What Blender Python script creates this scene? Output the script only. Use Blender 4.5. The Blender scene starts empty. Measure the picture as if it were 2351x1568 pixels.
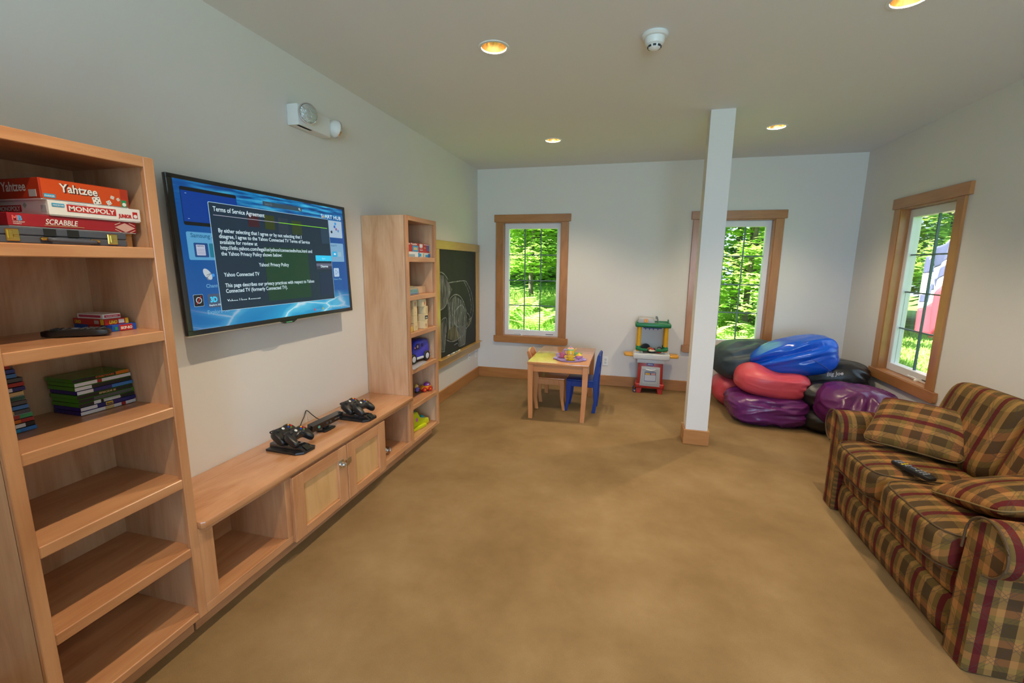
import bpy, bmesh, math, random
from mathutils import Vector, Matrix, noise
random.seed(7)
scene = bpy.context.scene
COL = scene.collection
R = math.radians
PI = math.pi

# ---------------------------------------------------------------- camera
def make_camera():
    yaw, pit, rol, f = .2583, .1726, .0105, 1025.09
    fw = Vector((-math.sin(yaw)*math.cos(pit), math.cos(yaw)*math.cos(pit), -math.sin(pit)))
    r = Vector((math.cos(yaw), math.sin(yaw), 0)); u = r.cross(fw)
    r2 = math.cos(rol)*r + math.sin(rol)*u; u2 = -math.sin(rol)*r + math.cos(rol)*u
    cd = bpy.data.cameras.new('camera'); cam = bpy.data.objects.new('camera', cd); COL.objects.link(cam)
    m = Matrix((r2, u2, -fw)).transposed().to_4x4(); m.translation = Vector((2.008, 0, 1.5455))
    cam.matrix_world = m
    cd.sensor_fit = 'HORIZONTAL'; cd.sensor_width = 36; cd.lens = 36*f/2351; cd.clip_start = .02; cd.clip_end = 200
    scene.camera = cam
make_camera()

# ---------------------------------------------------------------- world, sun, daylight, exposure
SKY_COL = (.62, .82, 1.0); SKY_STR = 2.2
SUN_STR = 42.0
REAR_POWER = 205; REAR_COL = (.46, .69, 1.0)
CAN_POWER = 90; CAN_COL = (1.0, .80, .56)
w = bpy.data.worlds.new('world'); scene.world = w; w.use_nodes = True
bg = w.node_tree.nodes['Background']; bg.inputs[0].default_value = (*SKY_COL, 1); bg.inputs[1].default_value = SKY_STR
def lamp(name, kind, loc, aim, power, col, **kw):
    d = bpy.data.lights.new(name, kind); d.energy = power; d.color = col
    for k, v in kw.items(): setattr(d, k, v)
    o = bpy.data.objects.new(name, d); COL.objects.link(o); o.location = loc
    o.rotation_euler = Vector(aim).to_track_quat('-Z', 'Y').to_euler()
    return o
lamp('sun_offscreen', 'SUN', (-10, 4, 14), (1, .42, -1.35), SUN_STR, (1, .95, .84), angle=R(1))
# daylight through the wide glazing of the rear wall, behind the camera
lamp('rear_window_offscreen', 'AREA', (2.75, -3.30, 1.40), (0, 1, 0), REAR_POWER, REAR_COL, shape='RECTANGLE', size=2.5, size_y=1.9)
vs = scene.view_settings
vs.view_transform = 'Standard'; vs.look = 'None'; vs.gamma = 1; vs.use_curve_mapping = False; vs.exposure = 0.0
scene.display_settings.display_device = 'sRGB'
try:
    scene.cycles.use_denoising = True
    scene.cycles.max_bounces = 8; scene.cycles.diffuse_bounces = 4; scene.cycles.glossy_bounces = 4
    scene.cycles.transparent_max_bounces = 24; scene.cycles.caustics_reflective = False; scene.cycles.caustics_refractive = False
    scene.cycles.sample_clamp_indirect = 4
except Exception: pass

# ---------------------------------------------------------------- materials
MATS = {}
def nodes_of(name):
    m = bpy.data.materials.new(name); m.use_nodes = True
    nt = m.node_tree; return m, nt, nt.nodes['Principled BSDF'], nt.nodes['Material Output']
def N(nt, t, **kw):
    n = nt.nodes.new(t)
    for k, v in kw.items(): setattr(n, k, v)
    return n
def ramp(nt, stops, interp='LINEAR'):
    n = nt.nodes.new('ShaderNodeValToRGB'); n.color_ramp.interpolation = interp
    e = n.color_ramp.elements
    while len(e) < len(stops): e.new(.5)
    for el, (p, c) in zip(e, stops): el.position = p; el.color = (*c, 1)
    return n
def mat(name, col, rough=.5, metal=0, spec=.5, coat=0, emit=0, ecol=None, bump=None, var=None, sheen=0, coords='Object', alpha=1):
    if name in MATS: return MATS[name]
    m, nt, p, out = nodes_of(name)
    p.inputs['Base Color'].default_value = (*col, 1); p.inputs['Roughness'].default_value = rough
    p.inputs['Metallic'].default_value = metal; p.inputs['Specular IOR Level'].default_value = spec
    p.inputs['Coat Weight'].default_value = coat; p.inputs['Coat Roughness'].default_value = .12
    p.inputs['Sheen Weight'].default_value = sheen
    if emit: p.inputs['Emission Color'].default_value = (*(ecol or col), 1); p.inputs['Emission Strength'].default_value = emit
    if bump or var:
        tc = N(nt, 'ShaderNodeTexCoord')
    if var:
        sc, amt = var[0], var[1]; det = var[2] if len(var) > 2 else 3
        n = N(nt, 'ShaderNodeTexNoise'); n.inputs['Scale'].default_value = sc; n.inputs['Detail'].default_value = det
        nt.links.new(tc.outputs[coords], n.inputs['Vector'])
        rp = ramp(nt, [(.3, tuple(c*(1-amt) for c in col)), (.7, tuple(min(1, c*(1+amt)) for c in col))])
        nt.links.new(n.outputs['Fac'], rp.inputs[0]); nt.links.new(rp.outputs[0], p.inputs['Base Color'])
    if bump:
        n = N(nt, 'ShaderNodeTexNoise'); n.inputs['Scale'].default_value = bump[0]; n.inputs['Detail'].default_value = 4
        nt.links.new(tc.outputs[coords], n.inputs['Vector'])
        b = N(nt, 'ShaderNodeBump'); b.inputs['Strength'].default_value = bump[1]; b.inputs['Distance'].default_value = bump[2] if len(bump) > 2 else .01
        nt.links.new(n.outputs['Fac'], b.inputs['Height']); nt.links.new(b.outputs[0], p.inputs['Normal'])
    MATS[name] = m; return m
def wood(name, c0, c1, axis, rough=.34, coat=.25, knots=True, scale=1.0):
    m, nt, p, out = nodes_of(name)
    tc = N(nt, 'ShaderNodeTexCoord'); oi = N(nt, 'ShaderNodeObjectInfo')
    add = N(nt, 'ShaderNodeVectorMath', operation='ADD')
    sc = N(nt, 'ShaderNodeVectorMath', operation='SCALE'); sc.inputs['Scale'].default_value = 7.0
    cmb = N(nt, 'ShaderNodeCombineXYZ')
    for i in range(3): nt.links.new(oi.outputs['Random'], cmb.inputs[i])
    nt.links.new(cmb.outputs[0], sc.inputs[0]); nt.links.new(tc.outputs['Object'], add.inputs[0]); nt.links.new(sc.outputs[0], add.inputs[1])
    def stretched(along, across):
        mp = N(nt, 'ShaderNodeMapping'); s = [across*scale]*3; s[axis] = along*scale
        mp.inputs['Scale'].default_value = s; nt.links.new(add.outputs[0], mp.inputs['Vector']); return mp
    n1 = N(nt, 'ShaderNodeTexNoise'); n1.inputs['Scale'].default_value = 1; n1.inputs['Detail'].default_value = 3; n1.inputs['Distortion'].default_value = 1.6
    nt.links.new(stretched(1.6, 7).outputs[0], n1.inputs['Vector'])
    n2 = N(nt, 'ShaderNodeTexNoise'); n2.inputs['Scale'].default_value = 1; n2.inputs['Detail'].default_value = 2
    nt.links.new(stretched(4, 90).outputs[0], n2.inputs['Vector'])
    mul = N(nt, 'ShaderNodeMath', operation='MULTIPLY_ADD'); mul.inputs[1].default_value = .28; 
    nt.links.new(n2.outputs['Fac'], mul.inputs[0]); nt.links.new(n1.outputs['Fac'], mul.inputs[2])
    rp = ramp(nt, [(.40, c0), (.58, tuple((a+b)/2 for a, b in zip(c0, c1))), (.80, c1)])
    nt.links.new(mul.outputs[0], rp.inputs[0]); nt.links.new(rp.outputs[0], p.inputs['Base Color'])
    p.inputs['Roughness'].default_value = rough; p.inputs['Coat Weight'].default_value = coat; p.inputs['Coat Roughness'].default_value = .15
    bp = N(nt, 'ShaderNodeBump'); bp.inputs['Strength'].default_value = .06; bp.inputs['Distance'].default_value = .002
    nt.links.new(n2.outputs['Fac'], bp.inputs['Height']); nt.links.new(bp.outputs[0], p.inputs['Normal'])
    MATS[name] = m; return m

MAPLE = ((.45, .192, .080), (.61, .31, .150))
wood_x = wood('maple_grain_x', *MAPLE, 0); wood_y = wood('maple_grain_y', *MAPLE, 1); wood_z = wood('maple_grain_z', *MAPLE, 2)
top_y = wood('maple_bench_top', *MAPLE, 1, rough=.22, coat=.6)
birch_z = wood('birch_panel_z', (.52, .27, .135), (.70, .44, .26), 2, rough=.38, coat=.15)
panel_z = wood('maple_door_panel', (.60, .34, .135), (.72, .43, .19), 2)
TRIM = ((.36, .145, .042), (.47, .21, .068))
trim_x = wood('fir_trim_x', *TRIM, 0); trim_y = wood('fir_trim_y', *TRIM, 1); trim_z = wood('fir_trim_z', *TRIM, 2)
jamb_m = trim_z
oak_y = wood('board_frame_y', (.46, .25, .05), (.56, .32, .08), 1); oak_z = wood('board_frame_z', (.46, .25, .05), (.56, .32, .08), 2)
wall_m = mat('wall_paint', (.74, .71, .67), .75, spec=.25, bump=(260, .04, .002))
ceil_m = mat('ceiling_paint', (.78, .78, .77), .85, spec=.2, bump=(200, .05, .002))
col_m = mat('column_paint', (.74, .71, .67), .6, spec=.3)
white_m = mat('white_plastic', (.80, .80, .78), .4)
vinyl_m = mat('white_vinyl_sash', (.80, .80, .80), .38)
black_m = mat('black_plastic', (.012, .012, .013), .3)
black_soft = mat('black_matte', (.018, .018, .02), .55)
chrome_m = mat('chrome', (.75, .75, .77), .12, metal=1)
brass_m = mat('brass', (.72, .52, .14), .22, metal=1)
def carpet():
    m, nt, p, out = nodes_of('carpet_pile')
    tc = N(nt, 'ShaderNodeTexCoord')
    a = N(nt, 'ShaderNodeTexNoise'); a.inputs['Scale'].default_value = 1.7; a.inputs['Detail'].default_value = 6; a.inputs['Roughness'].default_value = .62
    b = N(nt, 'ShaderNodeTexNoise'); b.inputs['Scale'].default_value = 420; b.inputs['Detail'].default_value = 2
    for n in (a, b): nt.links.new(tc.outputs['Object'], n.inputs['Vector'])
    mx = N(nt, 'ShaderNodeMath', operation='MULTIPLY_ADD'); mx.inputs[1].default_value = .55
    nt.links.new(b.outputs['Fac'], mx.inputs[0]); nt.links.new(a.outputs['Fac'], mx.inputs[2])
    rp = ramp(nt, [(.50, (.195, .118, .050)), (.78, (.262, .165, .074)), (1.0, (.335, .222, .108))])
    nt.links.new(mx.outputs[0], rp.inputs[0]); nt.links.new(rp.outputs[0], p.inputs['Base Color'])
    p.inputs['Roughness'].default_value = .95; p.inputs['Specular IOR Level'].default_value = .1; p.inputs['Sheen Weight'].default_value = 0
    bp = N(nt, 'ShaderNodeBump'); bp.inputs['Strength'].default_value = .5; bp.inputs['Distance'].default_value = .004
    nt.links.new(b.outputs['Fac'], bp.inputs['Height']); nt.links.new(bp.outputs[0], p.inputs['Normal'])
    return m
carpet_m = carpet()
def glass():
    m, nt, p, out = nodes_of('window_glass'); nt.nodes.remove(p)
    t = N(nt, 'ShaderNodeBsdfTransparent'); g = N(nt, 'ShaderNodeBsdfGlossy'); g.inputs['Roughness'].default_value = .02
    lw = N(nt, 'ShaderNodeLayerWeight'); fr = N(nt, 'ShaderNodeMath', operation='POWER'); fr.inputs[1].default_value = 4.0
    nt.links.new(lw.outputs['Facing'], fr.inputs[0])
    mx = N(nt, 'ShaderNodeMixShader'); nt.links.new(fr.outputs[0], mx.inputs[0]); nt.links.new(t.outputs[0], mx.inputs[1]); nt.links.new(g.outputs[0], mx.inputs[2])
    nt.links.new(mx.outputs[0], out.inputs[0]); return m
glass_m = glass()
def plaid():
    m, nt, p, out = nodes_of('plaid_upholstery')
    uv = N(nt, 'ShaderNodeUVMap'); uv.uv_map = 'UVMap'
    sp = N(nt, 'ShaderNodeSeparateXYZ'); nt.links.new(uv.outputs[0], sp.inputs[0])
    def fr(sock, period, off=0):
        a = N(nt, 'ShaderNodeMath', operation='MULTIPLY_ADD'); a.inputs[1].default_value = 1/period; a.inputs[2].default_value = off
        nt.links.new(sock, a.inputs[0]); b = N(nt, 'ShaderNodeMath', operation='FRACT'); nt.links.new(a.outputs[0], b.inputs[0]); return b.outputs[0]
    olive = (.165, .100, .022); dark = (.062, .034, .010); tan = (.36, .185, .052); red = (.085, .003, .005); sal = (.32, .115, .034); brn = (.080, .033, .011)
    s = fr(sp.outputs[0], .168); t = fr(sp.outputs[1], .206, .1)
    rs = ramp(nt, [(0, red), (.15, olive), (.27, tan), (.42, dark), (.70, tan), (.85, olive)], 'CONSTANT')
    rt = ramp(nt, [(0, sal), (.15, brn), (.38, sal), (.53, olive), (.60, dark), (.88, olive)], 'CONSTANT')
    nt.links.new(s, rs.inputs[0]); nt.links.new(t, rt.inputs[0])
    mx = N(nt, 'ShaderNodeMix', data_type='RGBA'); 
    isr = N(nt, 'ShaderNodeMath', operation='LESS_THAN'); isr.inputs[1].default_value = .15; nt.links.new(s, isr.inputs[0])
    fac = N(nt, 'ShaderNodeMath', operation='MULTIPLY_ADD'); fac.inputs[1].default_value = -.38; fac.inputs[2].default_value = .46
    nt.links.new(isr.outputs[0], fac.inputs[0]); nt.links.new(fac.outputs[0], mx.inputs[0])
    nt.links.new(rs.outputs[0], mx.inputs[6]); nt.links.new(rt.outputs[0], mx.inputs[7])
    # fine diagonal threads in pairs
    dsum = N(nt, 'ShaderNodeMath', operation='ADD'); ddif = N(nt, 'ShaderNodeMath', operation='SUBTRACT')
    for d in (dsum, ddif): nt.links.new(sp.outputs[0], d.inputs[0]); nt.links.new(sp.outputs[1], d.inputs[1])
    dm = None
    for d in (dsum, ddif):
        for off in (0, .14):
            l = N(nt, 'ShaderNodeMath', operation='LESS_THAN'); l.inputs[1].default_value = .035; nt.links.new(fr(d.outputs[0], .135, off), l.inputs[0])
            if dm is None: dm = l.outputs[0]
            else:
                x = N(nt, 'ShaderNodeMath', operation='MAXIMUM'); nt.links.new(dm, x.inputs[0]); nt.links.new(l.outputs[0], x.inputs[1]); dm = x.outputs[0]
    dk = N(nt, 'ShaderNodeMix', data_type='RGBA'); f2 = N(nt, 'ShaderNodeMath', operation='MULTIPLY'); f2.inputs[1].default_value = .42
    nt.links.new(dm, f2.inputs[0]); nt.links.new(f2.outputs[0], dk.inputs[0]); nt.links.new(mx.outputs[2], dk.inputs[6]); dk.inputs[7].default_value = (.05, .035, .03, 1)
    nt.links.new(dk.outputs[2], p.inputs['Base Color']); p.inputs['Roughness'].default_value = .82; p.inputs['Specular IOR Level'].default_value = .25; p.inputs['Sheen Weight'].default_value = 0
    n = N(nt, 'ShaderNodeTexNoise'); n.inputs['Scale'].default_value = 700; nt.links.new(uv.outputs[0], n.inputs['Vector'])
    b = N(nt, 'ShaderNodeBump'); b.inputs['Strength'].default_value = .25; b.inputs['Distance'].default_value = .002
    nt.links.new(n.outputs['Fac'], b.inputs['Height']); nt.links.new(b.outputs[0], p.inputs['Normal'])
    return m
plaid_m = plaid()
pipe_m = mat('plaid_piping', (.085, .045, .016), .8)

# ---------------------------------------------------------------- mesh helpers
class G:
    def __init__(s): s.bm = bmesh.new()
    def _merge(s, b, M=None):
        if M is not None: bmesh.ops.transform(b, matrix=M, verts=b.verts)
        me = bpy.data.meshes.new('tmp'); b.to_mesh(me); b.free(); s.bm.from_mesh(me); bpy.data.meshes.remove(me); return s
    def box(s, x0, x1, y0, y1, z0, z1, bev=0, seg=1, M=None):
        b = bmesh.new(); bmesh.ops.create_cube(b, size=1)
        for v in b.verts: v.co = Vector(((x0+x1)/2 + v.co.x*(x1-x0), (y0+y1)/2 + v.co.y*(y1-y0), (z0+z1)/2 + v.co.z*(z1-z0)))
        if bev: bmesh.ops.bevel(b, geom=b.edges[:], offset=bev, segments=seg, profile=.5, affect='EDGES')
        return s._merge(b, M)
    def prism(s, poly, axis, lo, hi, bev=0, seg=1, M=None):
        b = bmesh.new()
        def P(a, c, h): 
            q = [a, c]; q.insert(axis, h); return q
        v0 = [b.verts.new(P(a, c, lo)) for a, c in poly]; v1 = [b.verts.new(P(a, c, hi)) for a, c in poly]
        b.faces.new(v0); b.faces.new(v1); n = len(poly)
        for i in range(n): b.faces.new((v0[i], v0[(i+1) % n], v1[(i+1) % n], v1[i]))
        bmesh.ops.recalc_face_normals(b, faces=b.faces)
        if bev:
            eds = [e for e in b.edges if (e.verts[0] in v0) == (e.verts[1] in v0)]
            bmesh.ops.bevel(b, geom=eds, offset=bev, segments=seg, profile=.5, affect='EDGES')
        return s._merge(b, M)
    def lathe(s, prof, c=(0, 0, 0), n=24, M=None, cap=True):
        b = bmesh.new(); rings = []
        for r, z in prof:
            rings.append([b.verts.new((c[0]+r*math.cos(2*PI*i/n), c[1]+r*math.sin(2*PI*i/n), c[2]+z)) for i in range(n)])
        for a, q in zip(rings, rings[1:]):
            for i in range(n): b.faces.new((a[i], a[(i+1) % n], q[(i+1) % n], q[i]))
        if cap:
            if prof[0][0] > 1e-5: b.faces.new(list(reversed(rings[0])))
            if prof[-1][0] > 1e-5: b.faces.new(rings[-1])
        bmesh.ops.remove_doubles(b, verts=b.verts, dist=1e-6); bmesh.ops.recalc_face_normals(b, faces=b.faces)
        return s._merge(b, M)
    def tube(s, pts, r, n=8, closed=False, M=None, squash=None):
        b = bmesh.new(); pts = [Vector(p) for p in pts]; k = len(pts); rings = []; up = Vector((0, 0, 1))
        for i, p in enumerate(pts):
            t = (pts[(i+1) % k] - pts[i-1]) if closed else (pts[min(i+1, k-1)] - pts[max(i-1, 0)])
            t.normalize(); a = up if abs(t.dot(up)) < .95 else Vector((1, 0, 0))
            e1 = t.cross(a).normalized(); e2 = t.cross(e1).normalized(); rr = r[i] if isinstance(r, (list, tuple)) else r
            rings.append([b.verts.new(p + rr*(math.cos(2*PI*j/n)*e1 + math.sin(2*PI*j/n)*e2)) for j in range(n)])
        for i in range(k if closed else k-1):
            a, q = rings[i], rings[(i+1) % k]
            for j in range(n): b.faces.new((a[j], a[(j+1) % n], q[(j+1) % n], q[j]))
        if not closed: b.faces.new(rings[0]); b.faces.new(rings[-1])
        bmesh.ops.recalc_face_normals(b, faces=b.faces)
        return s._merge(b, M)
    def cyl(s, p0, p1, r, r1=None, n=16): return s.tube([p0, p1], [r, r if r1 is None else r1], n)
    def ball(s, c, rad, u=16, v=10, M=None):
        b = bmesh.new(); bmesh.ops.create_uvsphere(b, u_segments=u, v_segments=v, radius=1)
        rad = rad if isinstance(rad, (tuple, list)) else (rad,)*3
        for q in b.verts: q.co = Vector((c[0]+q.co.x*rad[0], c[1]+q.co.y*rad[1], c[2]+q.co.z*rad[2]))
        return s._merge(b, M)
    def blob(s, c, half, p=4, n=4, fn=None, M=None):
        b = bmesh.new(); bmesh.ops.create_cube(b, size=2); bmesh.ops.subdivide_edges(b, edges=b.edges[:], cuts=2**n-1, use_grid_fill=True)
        for q in b.verts:
            d = Vector([math.tan(a*PI/4) for a in q.co])
            l = (abs(d.x)**p + abs(d.y)**p + abs(d.z)**p)**(1/p); d /= l
            if fn: d = fn(d)
            q.co = Vector((c[0]+d.x*half[0], c[1]+d.y*half[1], c[2]+d.z*half[2]))
        return s._merge(b, M)
    def quad(s, pts):
        s.bm.faces.new([s.bm.verts.new(p) for p in pts]); return s
    def done(s, name, m, parent=None, loc=None, rot=None, smooth=30, uv=None):
        me = bpy.data.meshes.new(name); s.bm.normal_update(); s.bm.to_mesh(me); s.bm.free()
        return link(name, me, m, parent, loc, rot, smooth, uv)
def link(name, me, m, parent=None, loc=None, rot=None, smooth=30, uv=None):
    if m is not None and not me.materials:
        me.materials.append(m)
    if smooth and len(me.polygons):
        me.polygons.foreach_set('use_smooth', [True]*len(me.polygons)); me.set_sharp_from_angle(angle=R(smooth))
    if uv:
        lay = me.uv_layers.new(name='UVMap')
        for f in me.polygons:
            for li in f.loop_indices: lay.data[li].uv = uv(me.vertices[me.loops[li].vertex_index].co, f.normal)
    o = bpy.data.objects.new(name, me); COL.objects.link(o)
    if loc: o.location = loc
    if rot: o.rotation_euler = rot
    if parent: o.parent = parent
    return o
def tag(o, label=None, cat=None, group=None, kind=None):
    if label: o['label'] = label
    if cat: o['category'] = cat
    if group: o['group'] = group
    if kind: o['kind'] = kind
    return o
def thing(name, label, cat, loc=(0, 0, 0), rz=0, group=None, kind=None, rot=None):
    o = bpy.data.objects.new(name, None); COL.objects.link(o); o.location = loc; o.rotation_euler = rot or (0, 0, rz); o.empty_display_size = .1
    return tag(o, label, cat, group, kind)
def copy_tree(o, parent=None):
    c = o.copy(); COL.objects.link(c); c.parent = parent
    for ch in [x for x in o.children]: copy_tree(ch, c)
    return c
def frame(origin, right, up):
    r = Vector(right).normalized(); u = Vector(up).normalized(); n = r.cross(u)
    m = Matrix((r, u, n)).transposed().to_4x4(); m.translation = Vector(origin); return m
_tc = {}
def text_mesh(s, size=1, bold=0.0, width=None, align='LEFT', shear=0):
    cu = bpy.data.curves.new('t', 'FONT'); cu.body = s; cu.size = size; cu.offset = bold; cu.align_x = align; cu.fill_mode = 'FRONT'; cu.shear = shear; cu.resolution_u = 3
    ob = bpy.data.objects.new('t', cu)
    me = bpy.data.meshes.new_from_object(ob); bpy.data.objects.remove(ob); bpy.data.curves.remove(cu)
    if width and len(me.vertices):
        xs = [v.co.x for v in me.vertices]; k = width/max(1e-6, max(xs)-min(xs)); x0 = min(xs) if align == 'LEFT' else 0
        for v in me.vertices: v.co.x = (v.co.x - x0)*k
    return me
def letter(s, m, parent, origin, right, up, size, width=None, bold=0.0, align='LEFT', name='lettering', shear=0):
    me = text_mesh(s, size, bold*size, width, align, shear); me.transform(frame(origin, right, up)); me.name = name
    return link(name, me, m, parent, smooth=0)
def decal(name, m, parent, origin, right, up, w, h, t=.0006, rad=0):
    g = G()
    if rad:
        poly = []
        for cx, cy, a0 in ((w-rad, h-rad, 0), (rad, h-rad, 90), (rad, rad, 180), (w-rad, rad, 270)):
            for k in range(5): a = R(a0 + 22.5*k); poly.append((cx+rad*math.cos(a), cy+rad*math.sin(a)))
    else: poly = [(0, 0), (w, 0), (w, h), (0, h)]
    g.prism(poly, 2, -t, t, M=frame(origin, right, up)); return g.done(name, m, parent, smooth=0)
def circle(r, n=20, c=(0, 0), a0=0): return [(c[0]+r*math.cos(2*PI*i/n+a0), c[1]+r*math.sin(2*PI*i/n+a0)) for i in range(n)]
def spline(pts, k=6):
    P = [Vector(p) for p in pts]; out = []
    for i in range(len(P)-1):
        p0, p1, p2, p3 = P[max(i-1, 0)], P[i], P[i+1], P[min(i+2, len(P)-1)]
        for j in range(k):
            t = j/k; out.append(.5*((2*p1) + (p2-p0)*t + (2*p0-5*p1+4*p2-p3)*t*t + (3*p1-p0-3*p2+p3)*t**3))
    return out + [P[-1]]
# ================================================================ the room
D, W, H, Y0 = 5.761, 4.354, 2.74, -3.2
T = .16
def wall_mesh(u0, u1, z0, z1, holes):
    """rectangles (u0,u1,z0,z1) that cover the wall around its openings"""
    us = sorted({u0, u1, *[h[0] for h in holes], *[h[1] for h in holes]}); out = []
    for a, b in zip(us, us[1:]):
        zs = [z0]
        for h in sorted(holes, key=lambda h: h[2]):
            if h[0] <= a and b <= h[1]:
                out.append((a, b, zs.pop(), h[2])); zs.append(h[3])
        out.append((a, b, zs[-1], z1))
    return [r for r in out if r[3] > r[2]]
WZ0, WZ1 = .585, 2.075
back_holes = [(.347, 1.122, WZ0, WZ1), (2.757, 3.532, WZ0, WZ1)]
right_holes = [(4.225, 4.98, WZ0, WZ1)]
rear_holes = [(1.45, 4.05, .4, 2.4)]
def structure(name, g, m, parent=None): 
    o = g.done(name, m, parent, smooth=0)
    if parent is None: o['kind'] = 'structure'
    return o
structure('floor', G().box(-T, W+T, Y0-T, D+T, -.2, 0), carpet_m)
structure('wall_left', G().box(-T, 0, Y0-T, D+T, 0, H), wall_m)
g = G()
for a, b, c, d in wall_mesh(0, W, 0, H, back_holes): g.box(a, b, D, D+T, c, d)
structure('wall_back', g, wall_m)
g = G()
for a, b, c, d in wall_mesh(Y0-T, D+T, 0, H, right_holes): g.box(W, W+T, a, b, c, d)
structure('wall_right', g, wall_m)
g = G()
for a, b, c, d in wall_mesh(0, W, 0, H, rear_holes): g.box(a, b, Y0-T, Y0, c, d)
structure('wall_rear', g, wall_m)
structure('added_shade_wall', G().box(0, .95, .15, .27, 0, 2.1), wall_m)  # unseen wall added to keep rear light off the near bookcase side
# ceiling with a round cut-out for every downlight
CANS = [(1.19, 2.63), (3.15, 2.63), (1.19, 4.585), (3.15, 4.585), (1.19, .68), (3.15, .68)]
CR = .073
g = G(); cell = .15; rects = wall_mesh(0, W, Y0, D, [])
xs = [0, 1.19-cell, 1.19+cell, 3.15-cell, 3.15+cell, W]
ys = sorted({Y0, D, *[c[1]-cell for c in CANS], *[c[1]+cell for c in CANS]})
for xa, xb in zip(xs, xs[1:]):
    for ya, yb in zip(ys, ys[1:]):
        hole = [c for c in CANS if abs((xa+xb)/2-c[0]) < .01 and abs((ya+yb)/2-c[1]) < .01]
        if not hole: g.quad([(xa, ya, H), (xa, yb, H), (xb, yb, H), (xb, ya, H)]); continue
        cx, cy = hole[0]; n = 32; ci, sq = [], []
        for i in range(n):
            a = 2*PI*i/n + PI/n; c_, s_ = math.cos(a), math.sin(a); k = cell/max(abs(c_), abs(s_))
            ci.append(g.bm.verts.new((cx+CR*c_, cy+CR*s_, H))); sq.append(g.bm.verts.new((cx+k*c_, cy+k*s_, H)))
        for i in range(n): g.bm.faces.new((ci[i], ci[(i+1) % n], sq[(i+1) % n], sq[i]))
        for i in (3, 11, 19, 27):
            sx, sy = (1 if i in (3, 27) else -1), (1 if i in (3, 11) else -1)
            g.bm.faces.new((sq[i], g.bm.verts.new((cx+sx*cell, cy+sy*cell, H)), sq[(i+1) % n]))
structure('ceiling', g, ceil_m)
structure('roof', G().box(-.6, W+.6, Y0-1.6, D+.45, H+.28, H+.42), mat('roof_board', (.25, .24, .23), .8))  # rear overhang made deep to keep sun out of the rear window
g = G()
for a in ((-T, 0, Y0, D), (W, W+T, Y0, D), (-T, W+T, Y0-T, Y0), (-T, W+T, D, D+T)): g.box(a[0], a[1], a[2], a[3], H, H+.28)
structure('wall_attic', g, wall_m)

# baseboards
BB = .133
def base(name, x0, x1, y0, y1, m): structure(name, G().box(x0, x1, y0, y1, 0, BB, .003), m)
base('baseboard_back', 0, W, D-.017, D+.002, trim_x)
base('baseboard_left', -.002, .017, 3.606, D-.017, trim_y)
base('baseboard_left_near', -.002, .017, .271, .75, trim_y)
base('baseboard_right', W-.017, W+.002, Y0, D-.017, trim_y)

# windows: local frame u (along the wall, to the viewer's right), z up, d into the wall
dark_bar = mat('muntin_grey', (.10, .16, .17), .5)
def make_window(name, M, u0, u1, hw0, hw1, handle_u, cols=3):
    """opening u0..u1; header spans hw0..hw1"""
    t = thing(name, None, None, kind='structure'); t.matrix_world = M
    z0, z1 = WZ0, WZ1
    def bx(nm, a, b, d0, d1, c, e, m, par=t, bev=.003): return G().box(a, b, d0, d1, c, e, bev).done(nm, m, par, smooth=0)
    cas = .09
    wx = trim_x
    bx('header', hw0, hw1, -.026, .002, z1, z1+.093, wx)
    bx('casing', u0-cas, u0, -.02, .002, z0, z1, trim_z); bx('casing', u1, u1+cas, -.02, .002, z0, z1, trim_z)
    ap = [(hw0-.005, z0), (hw1+.005, z0)]; r = .03
    for k in range(5): a = R(-22.5*k); ap.append((hw1+.005-r+r*math.cos(a), z0-.09+r+r*math.sin(a)))
    for k in range(5): a = R(-90-22.5*k); ap.append((hw0-.005+r+r*math.cos(a), z0-.09+r+r*math.sin(a)))
    G().prism(ap, 1, -.026, .002, .003).done('apron', wx, t, smooth=0)
    bx('sill', u0, u1, -.02, .115, z0-.002, z0+.006, jamb_m)
    bx('jamb', u0-.002, u0+.012, -.012, .16, z0, z1, jamb_m); bx('jamb', u1-.012, u1+.002, -.012, .16, z0, z1, jamb_m); bx('jamb', u0, u1, -.012, .16, z1-.012, z1+.002, jamb_m)
    a, b, c, e = u0+.012, u1-.012, z0+.006, z1-.012; f = .07; fh = .055
    g = G()
    g.box(a, b, .06, .13, c, c+f, .004).box(a, b, .06, .13, e-f, e, .004).box(a, a+fh, .06, .13, c+f-.01, e-f+.01, .004).box(b-fh, b, .06, .13, c+f-.01, e-f+.01, .004)
    sash = g.done('sash', vinyl_m, t, smooth=0)
    a, b, c, e = a+fh, b-fh, c+f, e-f
    nw, nh = (b-a)/cols, (e-c)/4
    for i in range(cols):
        for j in range(4): G().box(a+i*nw, a+(i+1)*nw, .092, .096, c+j*nh, c+(j+1)*nh).done('pane', glass_m, sash, smooth=0)
    for i in range(1, cols): G().box(a+i*nw-.006, a+i*nw+.006, .085, .103, c, e).done('muntin', dark_bar, sash, smooth=0)
    for j in (1, 2, 3): G().box(a, b, .086, .102, c+j*nh-.006, c+j*nh+.006).done('muntin', dark_bar, sash, smooth=0)
    g = G().lathe([(.018, 0), (.018, .012), (.012, .02)], (handle_u, .05, z0+.006), 14)
    g.tube(spline([(handle_u, .05, z0+.022), (handle_u-.03, .035, z0+.034), (handle_u-.075, .03, z0+.03)], 4), [.008]*4+[.006]*5, 8).ball((handle_u-.082, .03, z0+.032), .011, 10, 8)
    g.done('crank_handle', white_m, t)
    G().box(b-.12, b-.02, .055, .062, WZ0+.03, WZ0+.036).done('vent_slot', black_soft, t, smooth=0)
    return t
MB_ = Matrix.Translation((0, D, 0))
make_window('window_1', MB_, *back_holes[0][:2], .236, 1.236, .60)
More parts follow.
